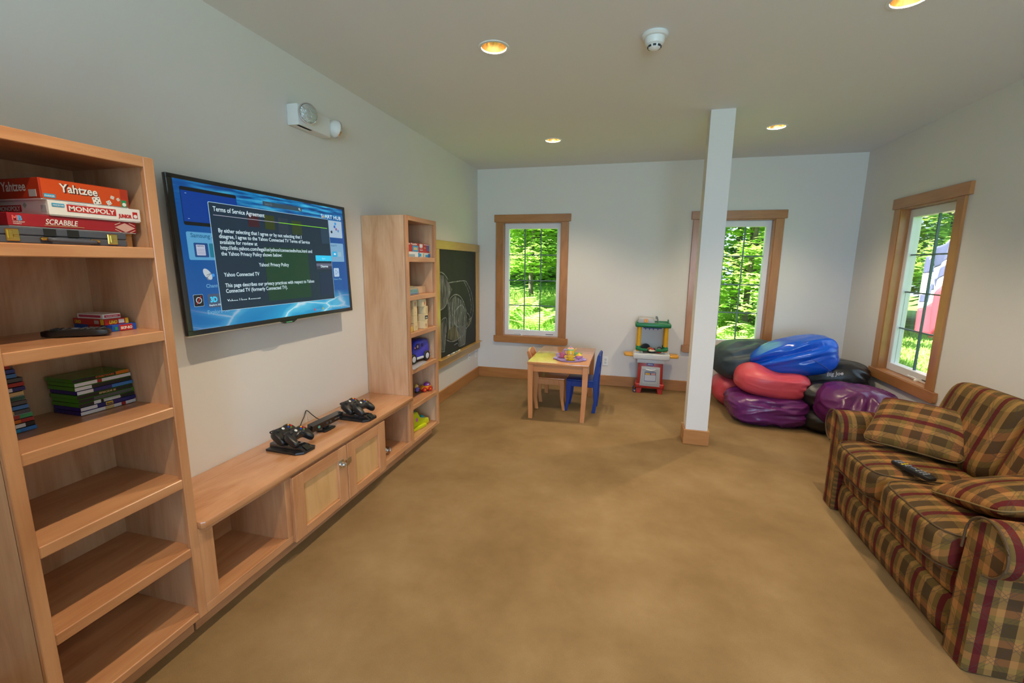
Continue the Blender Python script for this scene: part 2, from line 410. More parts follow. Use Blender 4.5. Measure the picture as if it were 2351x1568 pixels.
make_window('window_2', MB_, *back_holes[1][:2], 2.646, 3.646, 3.20)
# right wall: u runs from far to near, d outwards (+x)
MR_ = Matrix(((0, 1, 0, W), (-1, 0, 0, 0), (0, 0, 1, 0), (0, 0, 0, 1)))
make_window('window_3', MR_, -4.98, -4.225, -5.098, -4.09, -4.47, 2)
# rear glazing behind the camera
t = thing('window_4', None, None, kind='structure')
g = G(); a, b, c, e = rear_holes[0]
for q in ((a, b, c, c+.08), (a, b, e-.08, e), (a, a+.08, c, e), (b-.08, b, c, e), ((a+b)/2-.04, (a+b)/2+.04, c, e)): g.box(q[0], q[1], Y0-.1, Y0-.04, q[2], q[3])
g.done('sash', vinyl_m, t, smooth=0)

# pillar
p = thing('pillar', 'square white-painted pillar with a wooden base trim standing on the carpet', 'pillar', (2.624, 4.082, 0))
G().box(-.089, .089, -.084, .084, 0, H).done('shaft', col_m, p, smooth=0)
for rz in range(4):
    hw = .106 if rz % 2 == 0 else .084
    M = Matrix.Rotation(rz*PI/2, 4, 'Z'); o = .084 if rz % 2 == 0 else .089
    G().box(-hw, hw, -o-.017, -o, 0, .133, .003, M=M).done('base_trim', trim_x if rz % 2 == 0 else trim_y, p, smooth=0)

# outlets
def outlet(loc, rz, label):
    t = thing('wall_outlet', label, 'outlet', loc, rz)
    G().box(-.036, .036, -.006, 0, -.057, .057, .003).done('cover_plate', white_m, t)
    for dz in (-.02, .02):
        s = G().prism(circle(.016, 14, (0, dz)), 1, -.0075, -.005).done('socket', mat('socket_white', (.70, .70, .68), .35), t)
        for dx in (-.006, .006): G().box(dx-.0013, dx+.0013, -.0085, -.007, dz-.004, dz+.006).done('slot', black_soft, s, smooth=0)
outlet((1.737, D, .318), 0, 'white double wall outlet low on the wall between the two back windows')
outlet((0, 5.40, .335), PI/2, 'white wall outlet below the chalkboard, the one further from the corner')
outlet((0, 5.66, .335), PI/2, 'white wall outlet below the chalkboard, the one right by the room corner')

# ceiling downlights
gold = mat('gold_reflector', (.80, .60, .30), .16, metal=1)
bulb_m = mat('lamp_face', (1, .9, .75), .4, emit=45, ecol=(1, .88, .68))
bulb_ring = mat('lamp_black_baffle', (.02, .02, .02), .35)
def downlight(x, y, label):
    t = thing('recessed_downlight', label, 'ceiling light', (x, y, H), group='recessed downlights in the ceiling')
    G().lathe([(CR-.003, .002), (CR-.003, -.004), (CR+.012, -.004), (CR+.014, 0)], n=40, cap=False).done('trim_ring', white_m, t)
    G().lathe([(CR-.002, -.003), (CR-.008, .03), (.058, .07), (.050, .088)], n=40, cap=False).done('reflector', gold, t, smooth=60)
    G().lathe([(.050, .086), (.043, .095), (.043, .115), (0, .115)], n=32, cap=False).done('baffle', bulb_ring, t, smooth=60)
    G().lathe([(.040, .100), (.037, .092), (.020, .086), (0, .084)], n=28, cap=False).done('bulb', bulb_m, t, smooth=60)
    L = lamp('downlight_lamp' if y > 2 else 'downlight_lamp_offscreen', 'SPOT', (0, 0, .06), (0, 0, -1), CAN_POWER, CAN_COL, spot_size=R(126), spot_blend=.55, shadow_soft_size=.022)
    L.parent = t
lab = {0: 'gold-lined recessed downlight with its bulb glowing, above the chalkboard-side floor near the television', 1: 'gold-lined recessed downlight in the ceiling above the plaid sofa',
       2: 'small gold-lined recessed downlight in the ceiling above the play table', 3: 'gold-lined recessed downlight in the ceiling behind the pillar, above the bean bags',
       4: 'recessed downlight in the ceiling beside the tall game bookcase', 5: 'recessed downlight in the ceiling beyond the sofa arm'}
lab[0] = 'gold-lined recessed downlight with glowing bulb in the ceiling out from the television'
for i, c in enumerate(CANS): downlight(*c, lab[i])

# smoke detector
t = thing('smoke_detector', 'round white smoke detector with dark vents on the ceiling', 'smoke detector', (2.057, 2.69, H))
G().lathe([(.066, 0), (.070, -.010), (.062, -.018), (.048, -.020)], n=36).done('base_plate', white_m, t)
h = G().lathe([(.050, -.018), (.050, -.038), (.044, -.050), (.034, -.056), (.030, -.068), (.018, -.076), (0, -.078)], n=36).done('sensing_head', white_m, t)
for k in range(8):
    a = 2*PI*k/8; G().box(.030, .036, -.008, .008, -.066, -.058, M=Matrix.Rotation(a, 4, 'Z')).done('vent', black_soft, h, smooth=0)

# emergency light on the left wall
t = thing('emergency_light', 'white two-headed emergency light mounted high on the wall above the television', 'emergency light', (0, 2.53, 2.395))
G().prism([(-.16, -.06), (.135, -.06), (.135, .055), (-.16, .055)], 0, 0, .08, .008, 2).done('housing', white_m, t)
G().box(.05, .084, -.15, -.03, -.060, -.052, .002).done('test_button_strip', white_m, t)
lens_m = mat('faceted_lens', (.60, .68, .72), .08, metal=.85, bump=(90, .7, .01))
def head(nm, loc, aim, s=1.0):
    M = Matrix.Translation(loc) @ Vector(aim).to_track_quat('Z', 'Y').to_matrix().to_4x4() @ Matrix.Scale(s, 4)
    hd = G().lathe([(.012, -.045), (.03, -.04), (.048, -.022), (.056, 0), (.056, .006)], n=28, M=M).done('lamp_head', white_m, t)
    G().lathe([(.052, .006), (.050, .012), (.030, .017), (0, .019)], n=28, M=M).done('lens', lens_m, hd)
    G().lathe([(.0565, -.002), (.0565, .009), (.052, .010), (.052, .005)], n=28, M=M, cap=False).done('lens_ring', chrome_m, hd)
head('a', (.112, -.118, .008), (1, -.42, -.08), 1.02)
head('b', (.085, .178, .005), (.30, 1, -.12), 1.0)
G().cyl((.05, .128, .0), (.075, .16, .003), .014).done('swivel', white_m, t)
# ================================================================ bookcases and media bench
FX = .377            # front plane of the cabinets
SHELF = [1.588, 1.293, 1.003, .713, .42, .13]
def bookcase(y0, y1, label):
    t = thing('bookcase', label, 'bookcase', (0, y0, 0)); w = y1-y0
    for a in (0, w-.02): G().box(.004, FX-.016, a, a+.02, .10, 1.892).done('side_panel', birch_z, t, smooth=0)
    G().box(.004, .012, .02, w-.02, .10, 1.88).done('back_panel', birch_z, t, smooth=0)
    G().box(.004, FX-.016, .02, w-.02, 1.862, 1.889).done('top_panel', wood_y, t, smooth=0)
    for a in (0, w-.036): G().box(FX-.02, FX, a, a+.036, .10, 1.892, .002).done('stile', wood_z, t, smooth=0)
    G().box(FX-.02, FX, .036, w-.036, 1.857, 1.892, .002).done('top_rail', wood_y, t, smooth=0)
    for z in SHELF:
        g = G().box(.012, FX-.02, .02, w-.02, z-.022, z-.0006); g.box(FX-.022, FX, .036, w-.036, z-.038 if z > .2 else .10, z-.0004, .003)
        g.done('shelf', wood_y, t, smooth=0)
    G().box(.02, FX-.075, .01, w-.01, 0, .10).done('toe_kick', wood_y, t, smooth=0)
    return t
bookcase(.752, 1.262, 'tall maple bookcase stacked with board games, discs and game cases')
bookcase(3.075, 3.605, 'tall maple bookcase holding puzzles, wooden blocks and toy vehicles beside the chalkboard')

b = thing('media_bench', 'low maple bench cabinet with two panelled doors between open cubbies', 'cabinet', (0, 1.262, 0))
y0 = 1.262; L = 3.075-1.262
def yb(v): return v-y0
for a in (0.0, yb(1.725), yb(2.648), L-.02): G().box(.004, FX-.018, a, a+.02, .10, .480).done('upright_panel', wood_z, b, smooth=0)
G().box(.004, .012, 0, L, .10, .48).done('back_panel', wood_y, b, smooth=0)
G().box(.004, FX-.018, 0, L, .10, .1294).done('bottom_panel', wood_y, b, smooth=0)
for a, c in ((0, yb(1.325)), (yb(1.725), yb(1.762)), (yb(2.640), yb(2.667)), (yb(3.035), L)): G().box(FX-.02, FX, a, c, .141, .455, .002).done('stile', wood_z, b, smooth=0)
G().box(FX-.02, FX, 0, L, .455, .480, .002).done('top_rail', wood_y, b, smooth=0)
G().box(FX-.02, FX, 0, L, .10, .141, .002).done('bottom_rail', wood_y, b, smooth=0)
G().box(.02, FX-.075, 0, L, 0, .10).done('toe_kick', wood_y, b, smooth=0)
def door(a, c):
    z0, z1, f = .100, .460, .082
    d = G().box(FX-.004, FX+.004, a+f-.01, c-f+.01, z0+f-.03, z1-f+.01).done('door', panel_z, b, smooth=0)
    for u, v in ((a, a+f), (c-f, c)): G().box(FX, FX+.02, u, v, z0, z1, .003).done('door_stile', wood_z, d, smooth=0)
    for u, v in ((z0, z0+.05), (z1-f+.012, z1)): G().box(FX, FX+.0195, a+f, c-f, u, v, .002).done('door_rail', wood_y, d, smooth=0)
    return d
d1 = door(yb(1.757), yb(2.208)); d2 = door(yb(2.214), yb(2.646))
G().box(FX+.018, FX+.023, yb(2.128), yb(2.172), .335, .385, .001).lathe([(.017, 0), (.017, .022), (.011, .03), (0, .03)], n=18, M=Matrix.Translation((FX+.02, yb(2.150), .358)) @ Matrix.Rotation(PI/2, 4, 'Y')).box(FX+.035, FX+.06, yb(2.146), yb(2.154), .345, .372, .002).done('lock', chrome_m, d1)
G().box(FX+.018, FX+.021, yb(2.200), yb(2.25), .330, .370, .001).box(FX+.02, FX+.034, yb(2.196), yb(2.206), .332, .368, .001).done('hasp', mat('brushed_steel', (.62, .58, .50), .28, metal=1), d2)

g = G().prism([(.002, 1.263), (.404, 1.263), (.404, 1.262+.0), (.404, 3.045), (.378, 3.074), (.002, 3.074)] if False else
              [(.002, 1.263), (.392, 1.263), (.404, 1.275), (.404, 3.055), (.392, 3.074), (.002, 3.074)], 2, .480, .511, .006, 2)
tag(g.done('bench_top', top_y), 'glossy maple bench top running between the two bookcases', 'bench top')

# silver thing in the right-hand cubby
t = thing('silver_knob', 'small chrome door knob lying in the open cubby of the bench', 'door knob', (.305, 2.80, .1298))
G().lathe([(.026, .006), (.028, .012), (.012, .018), (.012, .032), (.026, .042), (.030, .056), (.022, .068), (0, .071)], n=22, M=Matrix.Translation((0, 0, .032)) @ Matrix.Rotation(R(72), 4, 'X') @ Matrix.Translation((0, 0, -.02))).done('knob', chrome_m, t)
G().lathe([(.030, 0), (.030, .006), (.012, .008)], n=22, M=Matrix.Translation((0, 0, .032)) @ Matrix.Rotation(R(72), 4, 'X') @ Matrix.Translation((0, 0, -.02))).done('rose_plate', chrome_m, t)
# ================================================================ television
def em(name, col, s=1.0): return mat(name, tuple(c*.02 for c in col), .25, emit=s, ecol=col)
TILT = math.atan2(.025, .70)
UPV = Vector((-math.sin(TILT), 0, math.cos(TILT))); RT = Vector((0, 1, 0)); NRM = RT.cross(UPV)
tv = thing('television', 'large flat black television with a blue on-screen agreement dialog, hung above the bench', 'television', (0, 2.15, 1.208))
def tp(y, z, off=0):
    """point of the screen plane: y along the wall, z height above the floor, off = distance in front of the glass"""
    return Vector((.100, y-2.15, 0)) + UPV*((z-1.208)/math.cos(TILT)) + NRM*off
def tv_box(name, y0, y1, z0, z1, n0, n1, m, par=tv, bev=0, seg=1):
    M = frame(tp(y0, z0), RT, UPV); return G().box(0, y1-y0, 0, (z1-z0)/math.cos(TILT), n0, n1, bev, seg, M=M).done(name, m, par)
bez = mat('glossy_black_bezel', (.01, .01, .011), .12, coat=.5)
tv_box('back_cover', 1.60, 2.70, 1.25, 1.87, -.05, -.014, black_soft, bev=.01)
body = tv_box('frame', 1.534, 2.765, 1.209, 1.913, -.016, -.001, bez, bev=.003, seg=2)
M = frame(tp(1.534, 1.209), RT, UPV); hh = .704
g = G().box(0, 1.231, 0, .022, -.002, .006, .002, M=M).box(0, 1.231, hh-.018, hh, -.002, .006, .002, M=M).box(0, .028, .02, hh-.016, -.002, .006, .002, M=M).box(1.231-.022, 1.231, .02, hh-.016, -.002, .006, .002, M=M)
g.done('bezel', bez, tv)
G().box(0, 1.231, -.006, 0, -.014, .004, .001, M=M).done('bottom_strip', mat('champagne_strip', (.62, .56, .45), .3, metal=.7), tv)
lg = G().prism([(.545, 0), (.575, -.014), (.65, -.014), (.68, 0)], 2, -.008, .008, M=M).done('logo_bar', mat('smoked_bar', (.03, .03, .03), .15), tv)
decal('indicator', em('green_indicator', (.2, .8, .3), .5), lg, tp(1.534+.59, 1.209-.010, .0085), RT, UPV, .045, .004)
G().box(-.092, -.05, -.12, .12, .25, .45, M=Matrix.Translation((.1, 0, 0))).box(-.098, -.085, -.2, .2, .2, .5, M=Matrix.Translation((.1, 0, 0))).done('wall_bracket', black_soft, tv, smooth=0)
def screen_mat():
    m, nt, p, out = nodes_of('water_screen')
    tc = N(nt, 'ShaderNodeTexCoord'); sp = N(nt, 'ShaderNodeSeparateXYZ'); nt.links.new(tc.outputs['Generated'], sp.inputs[0])
    mp = N(nt, 'ShaderNodeMapping'); mp.inputs['Scale'].default_value = (1, 7, 13); nt.links.new(tc.outputs['Generated'], mp.inputs['Vector'])
    nz = N(nt, 'ShaderNodeTexNoise'); nz.inputs['Scale'].default_value = .8; nt.links.new(mp.outputs[0], nz.inputs['Vector'])
    mxv = N(nt, 'ShaderNodeMix', data_type='RGBA'); mxv.inputs[0].default_value = .35; nt.links.new(mp.outputs[0], mxv.inputs[6]); nt.links.new(nz.outputs['Color'], mxv.inputs[7])
    vo = N(nt, 'ShaderNodeTexVoronoi', feature='DISTANCE_TO_EDGE'); vo.inputs['Scale'].default_value = .75; nt.links.new(mxv.outputs[2], vo.inputs['Vector'])
    caus = ramp(nt, [(0, (.75, .95, 1)), (.035, (.12, .62, .85)), (.16, (.02, .36, .66)), (.5, (.0, .25, .55))]); nt.links.new(vo.outputs['Distance'], caus.inputs[0])
    mp2 = N(nt, 'ShaderNodeMapping'); mp2.inputs['Scale'].default_value = (1, 7, 42); nt.links.new(tc.outputs['Generated'], mp2.inputs['Vector'])
    n2 = N(nt, 'ShaderNodeTexNoise'); n2.inputs['Scale'].default_value = 1.1; n2.inputs['Detail'].default_value = 5; nt.links.new(mp2.outputs[0], n2.inputs['Vector'])
    sky = ramp(nt, [(.38, (.0, .04, .18)), (.5, (.0, .22, .55)), (.68, (.08, .60, .85))]); nt.links.new(n2.outputs['Fac'], sky.inputs[0])
    base = ramp(nt, [(0, (.0, .10, .36)), (1, (.0, .07, .30))]); nt.links.new(sp.outputs[2], base.inputs[0])
    fb = ramp(nt, [(0, (1, 1, 1)), (.10, (.9, .9, .9)), (.20, (.0, .0, .0))]); nt.links.new(sp.outputs[2], fb.inputs[0])
    ft = ramp(nt, [(.80, (0, 0, 0)), (.95, (1, 1, 1))]); nt.links.new(sp.outputs[2], ft.inputs[0])
    fy = ramp(nt, [(.02, (.15, .15, .15)), (.45, (1, 1, 1)), (.85, (.9, .9, .9)), (1, (.3, .3, .3))]); nt.links.new(sp.outputs[1], fy.inputs[0])
    a = N(nt, 'ShaderNodeMix', data_type='RGBA'); nt.links.new(base.outputs[0], a.inputs[6]); nt.links.new(caus.outputs[0], a.inputs[7])
    f1 = N(nt, 'ShaderNodeMath', operation='MULTIPLY'); nt.links.new(fb.outputs[0], f1.inputs[0]); nt.links.new(fy.outputs[0], f1.inputs[1]); nt.links.new(f1.outputs[0], a.inputs[0])
    b = N(nt, 'ShaderNodeMix', data_type='RGBA'); nt.links.new(a.outputs[2], b.inputs[6]); nt.links.new(sky.outputs[0], b.inputs[7])
    f2 = N(nt, 'ShaderNodeMath', operation='MULTIPLY'); nt.links.new(ft.outputs[0], f2.inputs[0]); nt.links.new(fy.outputs[0], f2.inputs[1]); nt.links.new(f2.outputs[0], b.inputs[0])
    p.inputs['Base Color'].default_value = (.01, .01, .012, 1); p.inputs['Roughness'].default_value = .12
    nt.links.new(b.outputs[2], p.inputs['Emission Color']); p.inputs['Emission Strength'].default_value = .85
    return m
scr = tv_box('screen', 1.560, 2.745, 1.230, 1.896, -.002, .0015, screen_mat())
def sd(name, y0, y1, z0, z1, m, off=.002, rad=0): return decal(name, m, scr, tp(y0, z0, off), RT, UPV, y1-y0, z1-z0, .0003, rad)
def stx(s, y, z, size, m, width=None, off=.0036, bold=.012): return letter(s, m, scr, tp(y, z, off), RT, UPV, size, width, bold)
txt_w = em('screen_text', (.62, .78, .85), 1.0); dlg = em('dialog_navy', (.012, .03, .055), .9); edge = em('dialog_edge', (.40, .62, .75), .9)
sd('preview_window', 1.591, 1.884, 1.700, 1.866, em('preview_black', (.008, .010, .012), .6), .002, .008)
sd('preview_picture', 1.593, 1.884, 1.716, 1.850, em('preview_blue', (.0, .04, .28), .9), .0024)
sd('corner_mark', 1.612, 1.620, 1.838, 1.8395, txt_w, .0028); sd('corner_mark', 1.612, 1.620, 1.728, 1.7295, txt_w, .0028)
sd('search_bar', 2.052, 2.346, 1.838, 1.862, em('search_grey', (.035, .07, .10), .9), .002, .003)
stx('Search', 2.062, 1.843, .020, em('search_text', (.10, .16, .20), 1))
G().tube([Vector(tp(2.326, 1.851, .003)) + .005*(math.cos(a)*RT + math.sin(a)*UPV) for a in [2*PI*i/14 for i in range(14)]], .0011, 5, True).cyl(tp(2.330, 1.847, .003), tp(2.335, 1.842, .003), .0012, n=5).done('search_icon', txt_w, scr)
stx('S', 2.517, 1.822, .032, txt_w); stx('ART HUB', 2.552, 1.822, .032, txt_w, .165)
for dy, dz, c in ((0, 0, (.9, .5, .1)), (.009, .004, (.2, .6, .3)), (.004, .011, (.7, .2, .5))): sd('hub_icon', 2.535+dy, 2.543+dy, 1.822+dz, 1.830+dz, em('hub_%d' % int(dy*1e4), c, .9), .003)
tile = em('apps_tile', (.10, .36, .62), .85); sd('apps_tile', 1.593, 1.80, 1.547, 1.672, tile, .002, .008)
stx('Samsung Apps', 1.613, 1.648, .027, em('tile_text', (.01, .10, .22), .9), .16, .0028)
sd('icon_back', 1.622, 1.692, 1.560, 1.624, em('icon_navy', (.01, .06, .22), .9), .0026, .004)
sd('newspaper_icon', 1.632, 1.676, 1.568, 1.616, em('newsprint', (.48, .52, .66), .9), .003, .003); stx('NEWS', 1.636, 1.606, .011, em('newshead', (.04, .06, .12), .9), .034, .0038)
for k in range(4): sd('newspaper_line', 1.636, 1.672, 1.574+k*.007, 1.576+k*.007, em('newsline', (.28, .30, .42), .8), .0036)
sd('icon_back', 1.699, 1.74, 1.560, 1.624, em('icon_teal', (.01, .18, .28), .9), .0026, .004)
dish = em('dish_white', (.50, .56, .60), .9)
G().prism(circle(.030, 24), 2, -.0003, .0003, M=frame(tp(1.672, 1.482, .003), (RT*.55+UPV*-.75), (UPV*.55+RT*.75)) @ Matrix.Diagonal((1, .55, 1, 1))).done('dish_icon', dish, scr, smooth=0)
G().tube([tp(1.665, 1.478, .004), tp(1.69, 1.486, .004)], .0015, 5).tube([tp(1.668, 1.468, .004), tp(1.69, 1.486, .004)], .0012, 5).tube([tp(1.672, 1.455, .003), tp(1.664, 1.470, .003)], .003, 5).done('dish_arm', em('dish_grey', (.15, .18, .22), .9), scr)
sd('dish_receiver', 1.692, 1.706, 1.470, 1.484, em('dish_blue', (.05, .30, .75), .9), .004, .005)
grey_t = em('menu_text', (.16, .38, .58), .9)
stx('Channel', 1.655, 1.420, .024, grey_t); stx('Explore 3D', 1.644, 1.297, .026, grey_t)
sd('mute_icon_edge', 1.585, 1.634, 1.336, 1.392, em('icon_edge', (.30, .40, .50), .9), .002, .005); sd('mute_icon', 1.5865, 1.6325, 1.338, 1.390, em('icon_black', (.008, .01, .014), .8), .0026, .005)
G().tube([Vector(tp(1.610, 1.365, .0034)) + .013*(math.cos(a)*RT + math.sin(a)*UPV) for a in [2*PI*i/16 for i in range(16)]], .0018, 5, True).done('speaker_ring', dish, scr)
G().tube([tp(1.598, 1.348, .0042), tp(1.622, 1.384, .0042)], .0016, 5).done('mute_slash', em('slash_red', (.65, .03, .02), .9), scr)
sd('cube_icon_back', 1.657, 1.74, 1.326, 1.390, em('cube_grey', (.06, .09, .16), .9), .002, .005)
stx('3D', 1.668, 1.352, .034, em('cube_cyan', (.05, .55, .85), 1), .038, .0028, .05); stx('Explore 3D', 1.660, 1.334, .011, txt_w, .06, .003)
# the dialog
sd('dialog_edge', 1.720, 2.583, 1.304, 1.817, edge, .003, .006); sd('dialog', 1.7225, 2.5805, 1.3065, 1.8145, dlg, .0034, .005)
for y0_, y1_, z0_, z1_, c in ((1.94, 2.01, 1.72, 1.79, (.05, .012, .02)), (2.05, 2.12, 1.715, 1.79, (.035, .05, .01)), (2.145, 2.22, 1.70, 1.785, (.025, .04, .06)), (2.25, 2.33, 1.70, 1.78, (.03, .05, .02)), (2.02, 2.36, 1.33, 1.62, (.012, .05, .028)), (2.45, 2.57, 1.33, 1.48, (.01, .028, .07)), (2.50, 2.575, 1.66, 1.76, (.02, .05, .09))):
    sd('ghost_tile', y0_, y1_, z0_, z1_, em('ghost_%d_%d' % (int(y0_*1000), int(z0_*1000)), c, .9), .0038)
F = .0046
def dt(s, y, z, size, width): stx(s, y, z, size, txt_w, width, F, .010)
dt('Terms of Service Agreement', 1.742, 1.776, .031, .310)
sd('title_rule', 1.740, 2.150, 1.7565, 1.759, em('rule_grey', (.42, .42, .52), .9), F); sd('title_rule', 2.152, 2.564, 1.7562, 1.7592, em('rule_green', (.25, .80, .02), 1.0), F)
for s_, y_, z_, w_ in (('By either selecting that I agree or by not selecting that I', 1.757, 1.679, .562), ('disagree, I agree to the Yahoo Connected TV Terms of Service', 1.757, 1.652, .630), ('available for review at', 1.757, 1.625, .225),
        ('http://info.yahoo.com/legal/us/yahoo/connectedtv/tos.html and', 1.757, 1.598, .643), ('the Yahoo Privacy Policy shown below:', 1.757, 1.570, .390), ('Yahoo! Privacy Policy', 1.977, 1.517, .216), ('Yahoo Connected TV', 1.757, 1.469, .216),
        ('This page describes our privacy practices with respect to Yahoo', 1.757, 1.417, .637), ('Connected TV (formerly Connected TV).', 1.757, 1.390, .407)): dt(s_, y_, z_, .027, w_)
me = text_mesh('Yahoo User Account', .027, .0003, .206)
bm = bmesh.new(); bm.from_mesh(me); bmesh.ops.bisect_plane(bm, geom=bm.verts[:]+bm.edges[:]+bm.faces[:], plane_co=(0, .008, 0), plane_no=(0, 1, 0), clear_inner=True); bm.to_mesh(me); bm.free()
me.transform(frame(tp(1.757, 1.340, F), RT, UPV)); link('lettering', me, txt_w, scr, smooth=0)
sd('agree_button', 2.428, 2.580, 1.549, 1.584, em('button_cyan', (.03, .55, .85), 1), F, .004); stx('Agree', 2.484, 1.560, .017, em('agree_text', (.30, .75, .9), 1), .034, F+.001)
sd('disagree_button', 2.427, 2.578, 1.497, 1.535, em('button_grey', (.035, .042, .075), 1), F, .004); sd('button_sheen', 2.429, 2.576, 1.517, 1.534, em('button_light', (.12, .13, .20), 1), F+.0004, .003)
stx('Disagree', 2.468, 1.509, .021, txt_w, .07, F+.001, .02)
# right column
tw = em('tile_white', (.38, .52, .66), .9); sd('channel_tile', 2.586, 2.720, 1.703, 1.812, tw, .0025, .006); sd('social_tile', 2.586, 2.719, 1.546, 1.667, em('tile_pale', (.20, .40, .60), .9), .0025, .006)
for (a_, b_, c_) in ((2.60, 1.73, (.02, .03, .04)), (2.635, 1.765, (.02, .12, .5)), (2.65, 1.75, (.3, .1, .25)), (2.67, 1.74, (.1, .3, .6)), (2.645, 1.785, (.02, .3, .7))): sd('picture_dot', a_, a_+.017, b_, b_+.017, em('dot_%d' % int(a_*1000), c_, .9), .003, .006)
stx('Social TV', 2.59, 1.646, .016, em('social_text', (.03, .12, .25), .9), .06, .003)
sd('bird_tile', 2.597, 2.645, 1.578, 1.612, em('bird_cyan', (.02, .42, .75), .9), .003, .003); sd('bird_mark', 2.612, 2.632, 1.590, 1.602, txt_w, .0036, .005); sd('photo_tile', 2.655, 2.69, 1.58, 1.61, em('photo_pale', (.30, .48, .60), .9), .003, .003)
sd('play_tile', 2.598, 2.651, 1.447, 1.504, em('play_white', (.45, .60, .75), .9), .0025, .006)
G().tube([tp(2.614, 1.462, .004), tp(2.614, 1.492, .004), tp(2.639, 1.477, .004)], .0016, 5, True).done('play_mark', em('play_blue', (.02, .15, .55), .9), scr)
stx('Share Play', 2.589, 1.426, .016, grey_t, .085)
for s_, y_, w_ in (('Tools', 2.545, .045), ('Return', 2.655, .055)): stx(s_, y_, 1.243, .017, grey_t, w_)
for y_, c in ((2.37, (.6, .1, .15)), (2.45, (.45, .5, .1)), (2.528, (.35, .5, .6)), (2.638, (.35, .5, .6))): sd('key_mark', y_, y_+.012, 1.243, 1.257, em('key_%d' % int(y_*1000), c, .8), .0028, .003)
stx('Logout', 2.385, 1.243, .015, grey_t, .045); stx('Edit Apps', 2.466, 1.243, .015, grey_t, .05)

# ================================================================ chalkboard
cb = thing('chalkboard', 'framed black chalkboard with a chalk elephant drawn on it, hung on the wall', 'chalkboard', (0, 5.03, .40))
cy0, cy1 = 4.36, 5.735; cz0, cz1 = .40, 1.783
def C3(y, z, x=.022): return (x, y-5.03, z-.40)
slate = mat('slate_black', (.014, .016, .015), .75, var=(3, .35, 5))
G().box(0, .020, cy0+.05-5.03, cy1-.09-5.03, .07, 1.36).done('slate', slate, cb, smooth=0)
G().box(0, .032, cy0-5.03, cy1-5.03, 1.290, 1.383, .003).done('frame_top', oak_y, cb, smooth=0)
G().box(0, .030, cy0-5.03, cy0+.09-5.03, .095, 1.290, .003).done('frame_side', oak_z, cb, smooth=0)
G().box(0, .030, cy1-.125-5.03, cy1-5.03, .095, 1.290, .003).done('frame_side', oak_z, cb, smooth=0)
pl = [(cy0-5.03, .105), (cy1+.012-5.03, .105)]
for k in range(5): a = R(-22.5*k); pl.append((cy1+.012-.03-5.03+.03*math.cos(a), .02+.03*math.sin(a)+.01))
pl += [(cy0-5.03, 0)]
G().prism(pl, 0, 0, .036, .003).done('frame_bottom', oak_y, cb, smooth=0)
G().box(.03, .075, cy0-5.03, cy1-.02-5.03, .098, .106, .002).done('chalk_ledge', oak_y, cb, smooth=0)
def chalk_mat(name, col, dens, scale=60):
    m, nt, p, out = nodes_of(name); p.inputs['Base Color'].default_value = (*col, 1); p.inputs['Roughness'].default_value = .9
    tc = N(nt, 'ShaderNodeTexCoord'); mp = N(nt, 'ShaderNodeMapping'); mp.inputs['Scale'].default_value = (1, 1.4, .32); nt.links.new(tc.outputs['Object'], mp.inputs['Vector'])
    n = N(nt, 'ShaderNodeTexNoise'); n.inputs['Scale'].default_value = scale; n.inputs['Detail'].default_value = 5
    nt.links.new(mp.outputs[0], n.inputs['Vector']); rp = ramp(nt, [(.30, (0, 0, 0)), (.75, (dens,)*3)]); nt.links.new(n.outputs['Fac'], rp.inputs[0]); nt.links.new(rp.outputs[0], p.inputs['Alpha']); return m
chk = chalk_mat('chalk_line', (.55, .58, .58), .75, 110); smg = chalk_mat('chalk_smudge', (.50, .52, .52), .50, 22); smy = chalk_mat('chalk_smudge_yellow', (.62, .55, .30), .40, 16)
strokes = [[(4.413, 1.441), (4.509, 1.445), (4.607, 1.414), (4.685, 1.363)], [(4.693, 1.325), (4.864, 1.33), (5.206, 1.331), (5.316, 1.281), (5.43, 1.189), (5.5, 1.048), (5.506, .909), (5.444, .847), (5.346, .837)],
 [(5.187, 1.319), (5.315, 1.222), (5.409, 1.096), (5.434, .985), (5.406, .906)], [(4.669, 1.09), (4.763, 1.154), (4.892, 1.182), (5.042, 1.154), (5.164, 1.075), (5.217, 1.005), (5.271, .94), (5.366, .883), (5.404, .824), (5.344, .763), (5.248, .735)],
 [(4.423, 1.042), (4.535, 1.049), (4.639, 1.092), (4.686, 1.136)], [(4.886, .985), (4.987, 1.025), (5.092, 1.042), (5.18, .995), (5.252, .908), (5.269, .799), (5.228, .67), (5.181, .53)], [(4.886, .985), (4.857, .901), (4.898, .821), (4.998, .782)],
 [(4.442, .857), (4.487, .92), (4.575, .945), (4.633, .921), (4.63, .831), (4.595, .716), (4.56, .566)], [(4.429, .87), (4.453, .762), (4.435, .672)], [(4.624, .687), (4.746, .649), (4.909, .635), (5.064, .662)],
 [(4.841, .589), (4.958, .594), (5.009, .547), (5.181, .543)], [(4.431, .584), (4.566, .565)], [(4.72, 1.06), (4.74, .9), (4.72, .8)], [(4.80, 1.10), (4.81, .92)], [(5.06, .80), (5.05, .60)], [(5.12, .78), (5.12, .60)]]
for s_ in strokes:
    P = spline([C3(a, b_, .0215) for a, b_ in s_], 6); g = G()
    for a, b_ in zip(P, P[1:]):
        d = (b_-a).normalized(); nn = Vector((0, -d.z, d.y))*.006; g.quad([a-nn, b_-nn, b_+nn, a+nn])
    g.done('chalk_line', chk, cb, smooth=0)
